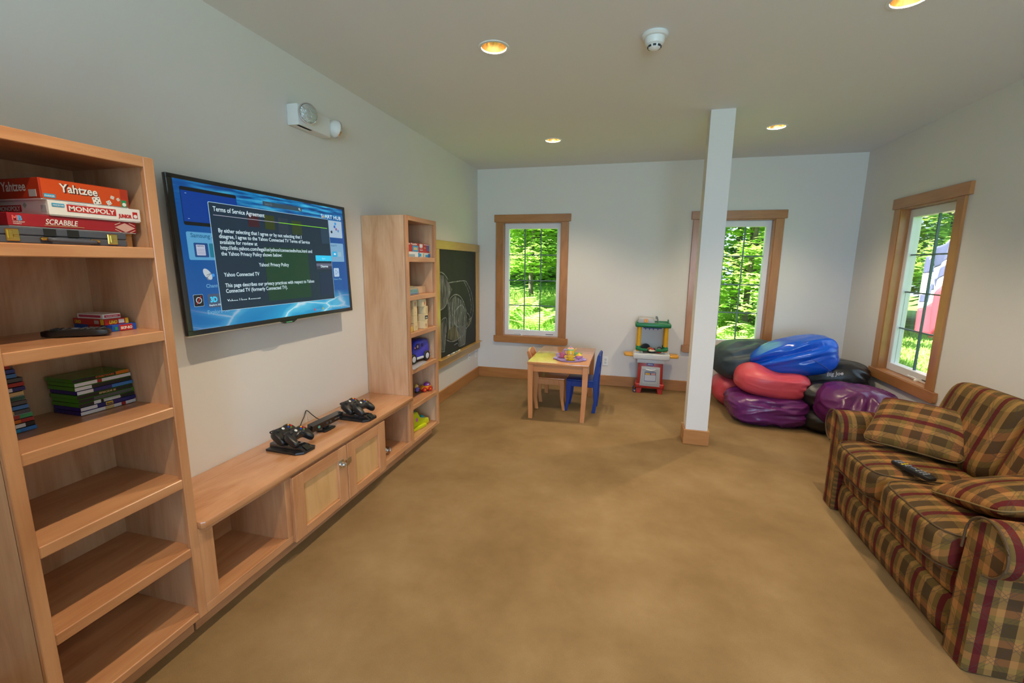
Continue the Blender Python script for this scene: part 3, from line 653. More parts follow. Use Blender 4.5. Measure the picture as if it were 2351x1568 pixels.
smudges = [([(4.426, 1.424), (4.593, 1.409), (4.684, 1.337), (4.814, 1.248), (4.702, 1.147), (4.579, 1.051), (4.423, 1.042)], smg), ([(4.669, 1.09), (4.892, 1.17), (5.128, 1.09), (5.252, .908), (5.226, .536), (5.009, .56), (4.881, .823), (4.689, .787)], smg),
 ([(4.457, .878), (4.574, .939), (4.63, .831), (4.566, .577), (4.446, .599)], smg), ([(4.64, .697), (4.69, .823), (4.881, .81), (5.047, .671), (4.875, .634)], smy), ([(5.269, .799), (5.464, .844), (5.423, .766), (5.286, .73)], smy)]
for q, (s_, m_) in enumerate(smudges):
    g = G(); g.quad([C3(a, b_, .0205+.0001*q) for a, b_ in s_]); g.done('chalk_smudge', m_, cb, smooth=0)
for i, (y_, l_, c_, n_) in enumerate(((4.60, .07, (.70, .55, .48), 'pinkish'), (4.695, .05, (.42, .46, .46), 'grey'), (4.755, .06, (.76, .74, .62), 'cream'), (4.845, .045, (.40, .46, .44), 'grey-green'), (4.925, .06, (.72, .62, .50), 'tan'))):
    o = G().tube([(.05, y_-l_/2, .5135), (.05, y_-l_/2+.004, .5135), (.05, y_+l_/2-.003, .5135), (.05, y_+l_/2, .5135)], [.006, .0078, .0078, .006], 10).done('chalk_stick', mat('chalk_'+n_, c_, .9))
    tag(o, n_ + ' stick of chalk lying on the chalkboard ledge', 'chalk')
# ================================================================ things on the game bookcase
YV, ZV, XV = Vector((0, 1, 0)), Vector((0, 0, 1)), Vector((1, 0, 0))
def flat(name, c, r=.35): return mat(name, c, r)
wht = flat('print_white', (.80, .80, .78)); redp = flat('print_red', (.50, .02, .02)); blk = flat('print_black', (.015, .015, .015)); gry = flat('print_grey', (.42, .43, .45))
cyan_p = flat('print_cyan', (.03, .34, .62)); grn_p = flat('print_green', (.02, .28, .10)); yel_p = flat('print_yellow', (.75, .50, .03)); gold_p = flat('print_gold', (.60, .45, .20))
def game_box(name, label, x0, x1, y0, y1, z0, z1, m, lid=None):
    """box with a telescoping lid; local origin at the front-left bottom corner (largest x, smallest y)"""
    t = thing(name, label, 'board game', (x1, y0, z0)); h = z1-z0; w = y1-y0; dp = x1-x0
    G().box(-dp+.002, -.002, .002, w-.002, 0, h*.5, .001).done('tray', wht, t, smooth=0)
    lid_o = G().box(-dp, 0, 0, w, h*.06, h, .0015).done('lid', m, t, smooth=0)
    return t, lid_o, w, h, dp
# dice game
m = flat('dice_game_red', (.42, .035, .012))
t, ld, w, h, dp = game_box('dice_game_box', 'orange-red dice game box, topmost of the board game stack', .07, .335, .952, 1.193, 1.7165, 1.778, m)
decal('orange_panel', flat('dice_orange', (.60, .07, .008)), ld, (.0005, .004, .004), YV, ZV, w-.03, h-.006)
letter('Yahtzee', wht, ld, (.0016, .048, .028), YV, ZV+YV*.0, .034, .10, .02); letter('Yahtzee', flat('dice_shadow', (.06, .01, .01)), ld, (.0013, .050, .0265), YV, ZV, .034, .10, .05)
letter('Yahtzee', wht, ld, (-.16, -.0012, .025), XV, ZV, .038, .105, .02)
decal('maker_badge', cyan_p, ld, (.0012, .007, .007), YV, ZV, .028, .011); letter('PARKER', wht, ld, (.0022, .009, .0095), YV, ZV, .007, .024, .02)
def die(c, s, ang):
    o = G().box(-s/2, s/2, -s/2, s/2, -.0008, .0008, M=frame(c, (0, math.cos(ang), math.sin(ang)), (0, -math.sin(ang), math.cos(ang)))).done('die_print', wht, ld, smooth=0)
    for a, b_ in ((-.27, -.27), (.27, .27), (0, 0), (-.27, .27), (.27, -.27)):
        p_ = Vector(c) + Vector((.001, (a*math.cos(ang)-b_*math.sin(ang))*s, (a*math.sin(ang)+b_*math.cos(ang))*s))
        G().prism(circle(s*.09, 8), 2, -.0004, .0004, M=frame(p_, YV, ZV)).done('pip', blk, ld, smooth=0)
die((.001, .143, .014), .022, .2); die((.001, .178, .012), .013, .5); die((.001, .190, .030), .010, -.3); die((.001, .207, .026), .009, .6)
decal('age_badge', grn_p, ld, (.0012, .215, .004), YV, ZV, .017, .021); decal('age_disc', wht, ld, (.0018, .2175, .0055), YV, ZV, .012, .012, rad=.0059)
decal('barcode', flat('barcode_grey', (.40, .40, .42)), ld, (-.045, -.0005, .008), XV, ZV, .03, .02); 
# property game
t, ld, w, h, dp = game_box('property_game_box', 'white property trading board game box between the two red boxes', .06, .337, .966, 1.224, 1.672, 1.7165, wht)
decal('title_band', redp, ld, (.0006, .045, .016), YV, ZV, .135, .021); letter('MONOPOLY', wht, ld, (.0016, .049, .0195), YV, ZV, .0195, .127, .03)
letter('JUNIOR', redp, ld, (.0014, .186, .013), YV, ZV, .015, .042, .06); decal('maker_badge', cyan_p, ld, (.0008, .008, .027), YV, ZV, .031, .010, rad=.002)
letter('PARKER BROTHERS', wht, ld, (.002, .010, .0295), YV, ZV, .006, .027, .02); letter('THE FIRST GAME IN PROPERTY TRADING', cyan_p, ld, (.0014, .048, .0385), YV, ZV, .0045, .05)
decal('age_badge', redp, ld, (.0008, .232, .013), YV, ZV, .015, .021); decal('age_disc', wht, ld, (.0015, .2335, .014), YV, ZV, .012, .012, rad=.0059)
decal('title_band', redp, ld, (-.215, -.0008, .012), XV, ZV, .10, .020); letter('MONOPOLY', wht, ld, (-.212, -.0018, .0155), XV, ZV, .0185, .094, .03)
decal('green_mark', flat('pale_green', (.35, .50, .42)), ld, (-.098, -.0008, .022), (1, 0, 1), (-1, 0, 1), .012, .012); decal('barcode', MATS['barcode_grey'], ld, (-.03, -.0008, .010), XV, ZV, .022, .020)
# word game
t, ld, w, h, dp = game_box('word_game_box', 'flat dark red word tile game box resting on the briefcase game set', .06, .33, .873, 1.210, 1.634, 1.672, flat('word_game_red', (.33, .012, .022)))
letter('SCRABBLE', wht, ld, (.0012, .083, .012), YV, ZV, .022, .082, .015, shear=.25); decal('title_underline', gold_p, ld, (.0008, .080, .008), YV, ZV, .10, .0012)
letter('M', redp if False else flat('mark_pink', (.70, .12, .12)), ld, (.0012, .009, .018), YV, ZV, .018, .012, .05); letter('B', flat('mark_blue', (.10, .35, .65)), ld, (.0012, .021, .018), YV, ZV, .018, .010, .05)
letter('MILTON BRADLEY', wht, ld, (.0012, .010, .012), YV, ZV, .005, .026); letter('HASBRO', wht, ld, (.0012, .010, .007), YV, ZV, .005, .018)
G().prism([(-.032, 0), (0, -.015), (.032, 0), (0, .015)], 2, -.0006, .0006, M=frame((.0012, .300, .018), YV, ZV)).done('tile_diamond', flat('diamond_pink', (.62, .36, .30)), ld, smooth=0)
for a, b_ in ((-1, 1), (1, 1), (1, -1), (-1, -1)):
    c = Vector((.0012, .300+a*.0225, .018+b_*.0115)); G().box(-.010, .010, -.0012, .0012, -.0005, .0005, M=frame(c, (0, 1, -.47*a*b_), (0, .47*a*b_, 1))).done('tile_bar', MATS['diamond_pink'], ld, smooth=0)
# briefcase game set
cs = thing('briefcase_game_set', 'grey briefcase game set with brass latches and a handle, bottom of the game stack', 'game case', (.33, .80, 1.588)); cg = flat('case_grey', (.075, .085, .11), .45)
G().box(-.26, 0, 0, .375, 0, .022, .003).done('case_bottom', cg, cs, smooth=0); G().box(-.26, 0, 0, .375, .0232, .0455, .003).done('case_top', cg, cs, smooth=0)
for y_ in (.148, .206): G().box(-.001, .0012, y_, y_+.03, .0238, .0445).done('inlay_stripe', blk, cs, smooth=0)
for y_ in (.062, .314):
    l = G().box(0, .004, y_, y_+.030, .006, .040, .002).done('latch', brass_m, cs); G().box(.003, .010, y_+.004, y_+.012, .012, .036, .001).box(.003, .007, y_+.014, y_+.026, .018, .024, .001).done('latch_lever', brass_m, l, smooth=0)
for y_ in (.150, .275): G().box(0, .010, y_-.014, y_+.014, .011, .020, .003).done('handle_mount', brass_m, cs)
G().tube(spline([(.008, .155, .015), (.017, .165, .013), (.020, .21, .011), (.017, .262, .010), (.008, .272, .012)], 5), .0065, 10).done('handle', cg, cs)
pb = thing('pine_box', 'small plain pine box beside the briefcase game set', 'box', (.20, 1.192, 1.588))
G().box(-.10, .095, -.022, .024, 0, .040, .001).done('box_body', wood('pine_x', (.62, .36, .12), (.75, .48, .2), 0), pb, smooth=0); G().box(-.10, .096, -.0225, .0245, .041, .045, .001).done('lid', MATS['pine_x'], pb, smooth=0)
# card games
def card_box(label, x0, x1, y0, y1, z0, z1, m, end, parts):
    t = thing('card_game_box', label, 'card game', (x1, y0, z0)); b_ = G().box(-(x1-x0), 0, 0, y1-y0, 0, z1-z0, .001).done('carton', m, t, smooth=0)
    for f in parts: f(b_, y1-y0, z1-z0, x1-x0)
    return t
bl_m = flat('card_blue', (.01, .09, .50)); rd_m = flat('card_red', (.48, .02, .02))
card_box('blue and red card game box, bottom of the three card boxes', .055, .243, 1.148, 1.228, 1.293, 1.316, bl_m, None, [
    lambda b_, w, h, d: decal('red_panel', rd_m, b_, (.0006, .022, .001), YV, ZV, .044, h-.002), lambda b_, w, h, d: letter('SKIP-BO', wht, b_, (.0016, .026, .006), YV, ZV, .013, .038, .04),
    lambda b_, w, h, d: decal('green_mark', grn_p, b_, (.0006, .008, .004), YV, ZV, .008, .012), lambda b_, w, h, d: decal('red_panel', rd_m, b_, (-.115, -.0006, .001), XV, ZV, .06, h-.002), lambda b_, w, h, d: letter('SKIP-BO', wht, b_, (-.108, -.0016, .006), XV, ZV, .013, .045, .04)])
card_box('red card game box with a yellow end, middle of the three card boxes', .07, .226, 1.138, 1.216, 1.316, 1.337, rd_m, None, [
    lambda b_, w, h, d: letter('UNO', yel_p, b_, (.0014, .012, .004), YV, ZV+YV*.2, .016, .026, .07), lambda b_, w, h, d: decal('card_print', wht, b_, (.0006, .044, .004), YV, ZV, .018, .013), lambda b_, w, h, d: decal('yellow_end', yel_p, b_, (.0006, .066, .001), YV, ZV, .010, h-.002),
    lambda b_, w, h, d: letter('UNO', yel_p, b_, (-.145, -.0014, .004), XV, ZV, .015, .03, .07), lambda b_, w, h, d: decal('yellow_end', yel_p, b_, (-.02, -.0006, .001), XV, ZV, .014, h-.002), lambda b_, w, h, d: decal('card_print', gry, b_, (-.05, -.0006, .004), XV, ZV, .02, .012)])
card_box('white playing card box with a pink band, on top of the card boxes', .088, .213, 1.142, 1.200, 1.337, 1.354, wht, None, [
    lambda b_, w, h, d: decal('pink_band', flat('card_pink', (.50, .03, .10)), b_, (.0006, .005, .005), YV, ZV, w-.008, .008), lambda b_, w, h, d: letter('PLAYING CARDS', wht, b_, (.0014, .009, .007), YV, ZV, .005, .038, .02),
    lambda b_, w, h, d: decal('pink_band', MATS['card_pink'], b_, (-.115, -.0006, .005), XV, ZV, .105, .008)])
# remote controls
key_m = flat('remote_key', (.05, .05, .055), .6)
def remote(name, label, loc, rot, L, wd, keymat=key_m, hi=False):
    t = thing(name, label, 'remote control', loc, rot=rot)
    def fn(d): return Vector((d.x*(1+.12*(-d.y)), d.y, d.z if d.z > 0 else max(d.z, -.75)))
    b_ = G().blob((0, 0, .013), (wd/2, L/2, .013), 5, 3, fn).done('body', black_m, t)
    for j in range(9):
        for i in range(3):
            if j in (4, 5) and i != 1: continue
            km = keymat if not (hi and j == 2) else yel_p
            x, y = (i-1)*wd*.27, L*.38-j*L*.088
            G().box(x-wd*.09, x+wd*.09, y-L*.022, y+L*.022, .024, .0285, .001).done('key', km, b_, smooth=0)
    G().lathe([(wd*.2, .025), (wd*.2, .028), (wd*.1, .029), (0, .029)], (0, L*.38-4.5*L*.088, 0), 16).done('direction_pad', flat('remote_pad', (.10, .11, .16), .3), b_)
    return t
remote('remote_control', 'black remote control lying on the shelf in front of the card games', (.243, 1.043, 1.293), (0, 0, math.atan2(-.139, .101)), .175, .048)
# stacked cases
def spine_case(name, label, cat, loc, L, dp, th, case_m, bands, group=None):
    """flat plastic disc case lying down, its spine facing the room; bands = [(y0, y1, colour)] printed on the spine"""
    t = thing(name, label, cat, loc, group=group)
    b_ = G().box(-dp, 0, 0, L, .0004, th-.0004, .0012).done('case', case_m, t, smooth=0)
    for k, (a, c, m_) in enumerate(bands): decal('spine_print', m_, b_, (.0004+.0004*k, a*L, .0016), YV, ZV, (c-a)*L, th-.0032)
    return t, b_
pc = lambda r, g_, b_: flat('spine_%d_%d_%d' % (r*100, g_*100, b_*100), (r, g_, b_))
green_c = flat('case_green', (.06, .24, .01), .25); violet_c = flat('case_violet', (.025, .012, .16), .25); blk_c = flat('case_black', (.012, .012, .013), .3); wht_c = flat('case_white', (.6, .6, .62), .3)
bk, wt, nv, sb = pc(.015, .015, .018), pc(.72, .72, .76), pc(.02, .02, .15), pc(.05, .2, .55)
og, rd, gd, ch = pc(.55, .14, .01), pc(.35, .02, .02), pc(.6, .42, .05), pc(.08, .08, .09)
GAMES = [(violet_c, [(0, 1, wt), (.42, .58, gold_p), (.72, .80, rd)], 'white spine with a gold title', None), (violet_c, [(0, .28, wt), (.28, 1, nv), (.43, .56, yel_p)], 'navy spine with a yellow title', None),
  (green_c, [(0, 1, bk), (.25, .37, wt), (.42, .72, gry)], 'black spine with an oval mark', 'assigned'), (green_c, [(0, .25, bk), (.25, .95, ch)], 'charcoal spine with white italic lettering', None), (green_c, [(0, 1, bk)], 'black spine with gold lettering', 'EPISODE III'),
  (violet_c, [(0, .27, wt), (.27, 1, nv), (.6, 1, sb)], 'white and blue spine', None), (green_c, [(0, .28, wt), (.28, 1, bk)], 'black spine with orange lettering', None), (green_c, [(0, 1, wt), (.38, .46, rd)], 'white spine with a small red mark', None), (green_c, [(0, 1, bk), (.75, 1, og)], 'black spine with orange lettering at the end, topmost', None)]
z = 1.003; tx = {0: ('Forza', gold_p, .42, .16), 1: ('Buzz', yel_p, .43, .13), 2: ('assignment', wt, .43, .3), 3: ('Tom Clancy Splinter Cell', wt, .28, .6), 4: ('EPISODE III', gold_p, .37, .3), 5: ('project Gotham', wt, .3, .35), 6: ('Thrillville', og, .38, .22), 7: ('Forza motorsport', rd, .38, .38), 8: ('STREETWARS', og, .38, .33)}
tx = {1: ('Buzz', nv, .44, .11), 2: ('assignment', wt, .43, .3), 4: ('EPISODE III', gold_p, .37, .3), 8: ('STREETWARS', og, .38, .33)}
jit = [0, .002, -.001, .001, -.003, .0005, -.004, -.003, -.007]
for i, (cm, bands, ds, _) in enumerate(GAMES):
    th = .0148; t, b_ = spine_case('game_case', ('green' if cm is green_c else 'violet') + ' game case in the short stack, ' + ds, 'game case', (.172-i*.0006, 1.058+jit[i], z), .180, .135, th, cm, bands, 'game cases in the short stack')
    if i in tx: s_, m_, a, wd = tx[i]; letter(s_, m_, b_, (.0028, a*.18, .0042), YV, ZV, .009, wd*.18, .04)
    z += th
DV = [([(0, 1, sb), (0, .12, wt), (.5, .75, cyan_p)], blk_c, 'bright blue spine, lowest'), ([(0, .85, wt), (.55, .70, gold_p)], blk_c, 'white spine'), ([(0, 1, rd), (.55, .62, wt), (.7, .8, og)], blk_c, 'brick red spine'), ([(0, 1, grn_p), (0, .12, yel_p), (.62, .8, rd)], wht_c, 'green spine with a yellow end'),
  ([(0, .75, gold_p), (.1, .3, rd), (.75, 1, ch)], blk_c, 'tan and black picture spine'), ([(0, .18, nv), (.18, .7, wt), (.3, .6, og), (.74, 1, sb)], blk_c, 'white spine between blue ends'), ([(0, .45, cyan_p), (.45, .72, gry), (.72, 1, ch)], blk_c, 'sky blue and charcoal spine'), ([(0, 1, pc(.01, .08, .06)), (.5, .7, bk)], wht_c, 'dark green spine with a white case edge'),
  ([(0, .55, cyan_p), (.55, .65, sb), (.65, 1, gold_p)], blk_c, 'pale blue and cream spine'), ([(0, .52, og), (.55, 1, nv), (.6, .8, wt)], blk_c, 'orange title on a navy spine'), ([(0, .5, nv), (.5, 1, rd), (.62, .74, wt)], blk_c, 'navy and red spine'), ([(0, .5, gd), (.5, 1, ch), (.58, .75, wt)], blk_c, 'gold title on a charcoal spine'),
  ([(0, 1, sb), (.6, .8, og)], blk_c, 'medium blue spine with a small picture'), ([(0, 1, pc(.03, .05, .3)), (.52, .72, rd), (.76, .8, wt)], blk_c, 'royal blue spine with a red mark'), ([(0, 1, ch), (.1, .9, gold_p), (.7, .95, rd)], blk_c, 'brown picture spine, topmost')]
z = 1.003; jit2 = [0, -.002, -.004, -.005, -.010, -.013, -.015, -.018, -.020, -.012, -.013, -.014, -.030, -.032, -.036]
for i, (bands, cm, ds) in enumerate(DV):
    th = .0146; spine_case('disc_case', 'film disc case in the tall stack, ' + ds, 'disc case', (.168-i*.0004, .7735, z), .165+jit2[i]*.8, .13, th, cm, bands, 'film disc cases in the tall stack'); z += th

# ================================================================ things on the toy bookcase
def puzzle(label, y0, y1, x0, x1, z0, z1, m, title, pic):
    t = thing('puzzle_box', label, 'puzzle box', (x1, y0, z0)); w_, h_ = y1-y0, z1-z0
    b_ = G().box(-(x1-x0), 0, 0, w_, 0, h_, .001).done('carton', m, t, smooth=0)
    for k_, p_ in enumerate(pic): decal('cover_print', p_[4], b_, (.0005+.0004*k_, p_[0]*w_, p_[2]*h_), YV, ZV, (p_[1]-p_[0])*w_, (p_[3]-p_[2])*h_)
    if title: letter(title, wht, b_, (.0026, .04*w_, .80*h_), YV, ZV, .020, .80*w_, .03)
    return t
pzr = flat('puzzle_red', (.47, .022, .018))
puzzle('red floor puzzle box with an undersea picture, on the top shelf of the toy bookcase', 3.125, 3.372, .11, .33, 1.626, 1.698, pzr, 'Floor Puzzle', [(.55, .95, .10, .72, cyan_p), (.62, .88, .25, .55, gold_p), (.30, .95, .0, .06, wht)])
puzzle('red puzzle box with a white star badge beside the undersea puzzle', 3.376, 3.562, .11, .33, 1.626, 1.698, flat('puzzle_red_2', (.50, .04, .03)), None, [(.04, .32, .60, .95, wht), (.08, .28, .5, .56, wht), (.78, .96, .2, .85, sb), (.45, .62, .5, .6, gold_p), (.45, .95, .88, .94, wht), (.05, .3, .25, .32, wht)])
puzzle('white and blue flat puzzle box under the star-badge puzzle', 3.350, 3.566, .10, .333, 1.588, 1.626, wht, None, [(0, .10, .05, .95, sb), (.02, .25, .2, .8, cyan_p), (.38, .5, .1, .9, gold_p), (.6, .8, .1, .6, cyan_p), (.82, 1, .05, .8, sb)])
puzzle('pale flat puzzle box with a yellow end under the undersea puzzle', 3.118, 3.347, .10, .333, 1.588, 1.626, wht, None, [(0, .3, .02, 1, gd), (.32, .75, .1, .6, pc(.3, .42, .5)), (.1, .22, .4, .9, grn_p)])
BKS = [(nv, 'navy', .235, .215), (cyan_p, 'blue', .235, .212), (grn_p, 'green', .232, .215), (cyan_p, 'turquoise', .23, .21), (yel_p, 'yellow', .225, .205)]
z = 1.293
for i, (m_, cn, wd, dp) in enumerate(BKS):
    th = .0105; t = thing('picture_book', 'thin ' + cn + ' picture book in the flat pile on the toy bookcase', 'book', (.335-i*.002, 3.112, z), group='picture books in the flat pile')
    G().box(-dp, 0, 0, wd, 0, .0016, .0004).box(-dp, 0, 0, wd, th-.0018, th-.0002, .0004).box(-dp, -dp+.002, 0, wd, .001, th-.001).done('cover', m_, t, smooth=0); G().box(-dp+.002, -.004, .003, wd-.003, .0016, th-.0018).done('pages', flat('paper', (.72, .70, .64), .8), t, smooth=0); z += th
for i, (m_, cn, a) in enumerate(((gry, 'grey', .07), (gd, 'ochre', -.06))):
    t = thing('picture_book', 'loose ' + cn + ' booklet lying askew on the flat pile of picture books', 'book', (.33-i*.05, 3.115, z+.001), a); G().box(-.2, 0, 0, .25-.03*i, 0, .0012).box(-.2, 0, 0, .25-.03*i, .0048, .006).box(-.2, -.198, 0, .25-.03*i, 0, .006).done('cover', m_, t, smooth=0); G().box(-.197, -.003, .002, .247-.03*i, .0012, .0048).done('pages', MATS['paper'], t, smooth=0); z += .0065
t = thing('cream_box', 'plain cream cardboard box behind the picture books', 'box', (.30, 3.37, 1.293))
G().box(-.20, 0, 0, .17, 0, .052, .002).done('carton', flat('cream_card', (.58, .40, .25), .7), t, smooth=0); G().box(-.201, .001, -.001, .171, .046, .055, .001).done('lid', MATS['cream_card'], t, smooth=0)
# wooden letter blocks
blk_w = wood('block_maple', (.66, .50, .26), (.76, .60, .34), 2, rough=.5, coat=0); bs = .062; red_l = flat('block_red', (.55, .04, .05)); tan_l = flat('block_tan', (.48, .34, .16))
def block(x, y, z, ch, m_, ds, rz=0):
    t = thing('letter_block', ds, 'toy block', (x, y, z), rz); b_ = G().box(-bs/2, bs/2, -bs/2, bs/2, 0, bs, .002).done('cube', blk_w, t, smooth=0)
    if m_ is blk: decal('black_panel', blk, b_, (bs/2+.0004, -bs/2+.004, .016), YV, ZV, bs-.008, .03); letter('a', wht, b_, (bs/2+.0014, -.02, .024), YV, ZV, .02, .04)
    elif ch: letter(ch, m_, b_, (bs/2+.0008, 0, .016), YV, ZV, .045, None, .03, align='CENTER')
    return t
block(.315, 3.255, 1.003, 'r', tan_l, 'wooden block with a tan letter at the foot of the four-block stack'); block(.315, 3.253, 1.003+bs, '', tan_l, 'plain wooden block, second from below in the stack topped by letter f'); block(.315, 3.252, 1.003+2*bs, '-', tan_l, 'wooden block with a dash, third from below in the stack topped by letter f'); block(.315, 3.248, 1.003+3*bs, 'f', red_l, 'wooden block with a red letter f on top of the stack')
block(.33, 3.405, 1.003, 't', red_l, 'wooden block with a red letter t at the foot of the stack'); block(.33, 3.413, 1.003+bs, 'a', blk, 'wooden block with a black picture panel, second from below'); block(.33, 3.416, 1.003+2*bs, '|', tan_l, 'wooden block with a thin tan stroke, third from below'); block(.33, 3.385, 1.003+3*bs, 'n', red_l, 'wooden block with a red letter n on top of the stack')
t = thing('yellow_block', 'small yellow toy block half hidden beside the letter block stack', 'toy block', (.33, 3.175, 1.003)); G().box(-.02, .02, -.016, .016, 0, .04, .003).lathe([(.009, .04), (.009, .046), (0, .047)], n=14).done('brick', yel_p, t)
# toy van
van_b = flat('van_blue', (.045, .055, .50), .25); silver = flat('van_silver', (.58, .60, .64), .3); tyre = flat('tyre_black', (.012, .012, .012), .5); lilac = flat('lilac_plastic', (.42, .26, .60), .4)
v = thing('toy_van', 'chunky blue toy van with silver bumpers on the toy bookcase shelf', 'toy car', (.25, 3.385, .713), R(-8))
def vanfn(d): 
    z_ = d.z; k = 1 - .18*max(0, z_); return Vector((d.x*k, d.y*k - (.10*max(0, z_) if d.y < 0 else 0)*-1*abs(d.y), z_))
G().prism([(-.155, .035), (.155, .035), (.16, .085), (.150, .15), (.13, .185), (-.02, .188), (-.055, .178), (-.105, .105), (-.150, .088), (-.158, .06)], 0, -.062, .062, .022, 3).done('body', van_b, v, smooth=50)
G().box(-.066, .066, -.165, .165, .028, .050, .008, 2).done('bumper', silver, v)
for y_ in (-.100, .095):
    for s_ in (-1, 1):
        wv = G().lathe([(.020, -.012), (.040, -.012), (.044, -.006), (.044, .006), (.040, .012), (.020, .012)], n=26, M=Matrix.Translation((s_*.062, y_, .044)) @ Matrix.Rotation(PI/2, 4, 'Y')).done('wheel', tyre, v)
        G().lathe([(.025, -.0125), (.025, .0125), (.012, .0155), (0, .0155)], n=20, M=Matrix.Translation((s_*.062, y_, .044)) @ Matrix.Rotation(s_*PI/2, 4, 'Y')).done('hubcap', silver, wv)
dkw = flat('van_window', (.02, .015, .10), .2)
G().prism([(-.075, .115), (-.005, .115), (-.002, .165), (-.045, .165)], 0, .060, .0628).done('window', dkw, v, smooth=0); G().prism(circle(.016, 16, (.035, .145)), 0, .060, .0628).done('window', dkw, v, smooth=0)
G().box(-.045, .045, .144, .153, .115, .170, .004).done('rear_window', dkw, v); G().box(-.035, .035, .158, .164, .065, .100, .002).done('number_plate', silver, v)
G().ball((.058, -.03, .140), (.008, .016, .016), 12, 8).done('printed_passenger', flat('passenger_grey', (.45, .42, .42)), v); G().ball((.058, -.062, .132), (.006, .009, .011), 10, 8).done('printed_passenger', flat('passenger_pink', (.65, .25, .30)), v)
t = thing('paper_sheet', 'sheet of glossy paper in a plastic sleeve lying in front of the toy van', 'paper', (.345, 3.28, .713), R(6))
g = G(); nn = 10
for i in range(nn):
    for j in range(nn):
        def q(a, b_): return (-.05+.075*a/nn, -.15+.30*b_/nn, .002+.006*(math.sin(3*a/nn)*math.sin(2.4*b_/nn)))
        g.quad([q(i, j), q(i+1, j), q(i+1, j+1), q(i, j+1)])
bmesh.ops.remove_doubles(g.bm, verts=g.bm.verts, dist=1e-5); sh = g.done('sheet', flat('sheet_grey', (.42, .40, .44), .15), t); sh.modifiers.new('thick', 'SOLIDIFY').thickness = .0012
G().box(-.055, .03, -.16, .13, .0, .0015, .0005).done('sleeve', flat('sleeve', (.45, .36, .32), .2), t, smooth=0)
# figure and little car
f = thing('toy_figure', 'tiny toy figure with yellow hair and a purple dress on the toy bookcase', 'toy figure', (.235, 3.455, .42))
G().lathe([(.017, 0), (.019, .006), (.017, .014)], n=18).done('base', tyre, f); G().lathe([(.017, .012), (.019, .024), (.014, .042), (.008, .047)], n=18).done('dress', flat('dress_violet', (.20, .10, .50)), f)
G().ball((0, 0, .058), .014, 16, 12).ball((.013, 0, .057), .003, 8, 6).done('head', flat('toy_skin', (.70, .42, .28)), f)
G().ball((-.004, 0, .062), (.0145, .016, .013), 16, 10).ball((-.002, -.020, .056), (.007, .008, .011), 10, 8).ball((-.002, .018, .050), (.006, .006, .009), 10, 8).done('hair', flat('toy_hair', (.72, .50, .06)), f)
for s_ in (-1, 1): G().tube([(.004, s_*.014, .038), (.010, s_*.024, .030)], [.005, .004], 8).ball((.011, s_*.025, .029), .005, 8, 6).done('arm', flat('sleeve_blue', (.15, .30, .55)), f)
c = thing('toy_car', 'small orange and purple toy car with red wheels on the toy bookcase', 'toy car', (.285, 3.525, .42), R(-30))
G().prism([(-.045, .016), (.045, .016), (.05, .036), (.040, .050), (-.038, .052), (-.05, .038)], 0, -.026, .026, .008, 2).done('body', flat('car_orange', (.75, .26, .01), .3), c, smooth=50)
G().prism([(-.015, .046), (.040, .046), (.035, .066), (.012, .078), (-.008, .070)], 0, -.022, .022, .008, 2).done('cabin', flat('car_purple', (.26, .05, .30), .3), c, smooth=50); G().box(.016, .0232, .002, .022, .056, .066, .002).done('window', silver, c)
for y_ in (-.028, .030):
    for s_ in (-1, 1): 
        wv = G().lathe([(.010, -.008), (.020, -.008), (.022, 0), (.020, .008), (.010, .009), (0, .009)], n=20, M=Matrix.Translation((s_*.025, y_, .022)) @ Matrix.Rotation(s_*PI/2, 4, 'Y')).done('wheel', flat('car_red', (.55, .02, .02), .3), c); G().lathe([(.006, .009), (.005, .012), (0, .012)], n=12, M=Matrix.Translation((s_*.025, y_, .022)) @ Matrix.Rotation(s_*PI/2, 4, 'Y')).done('hub', yel_p, wv)
# lime activity toy
t = thing('activity_toy', 'lime yellow activity toy with pink and teal knobs on the bottom shelf', 'toy', (.20, 3.39, .13), R(-12)); lime = flat('lime_plastic', (.56, .62, .01), .3)
G().prism([(-.21, 0), (.13, 0), (.14, .02), (.13, .055), (.06, .075), (.02, .085), (-.02, .15), (-.10, .155), (-.21, .14)], 0, -.09, .10, .012, 2).done('base', lime, t, smooth=50)
G().ball((.085, -.04, .085), (.022, .022, .026), 14, 10).done('knob', flat('knob_pink', (.60, .12, .45), .3), t); G().ball((.05, .075, .072), (.028, .030, .014), 14, 8).done('button', flat('knob_teal', (.01, .35, .45), .3), t); G().box(.02, .08, -.08, -.03, .148, .160, .006, 2).done('button', MATS['knob_teal'], t)
G().box(.09, .125, -.16, .07, .0, .03, .008, 2).done('front_bar', lime, t)
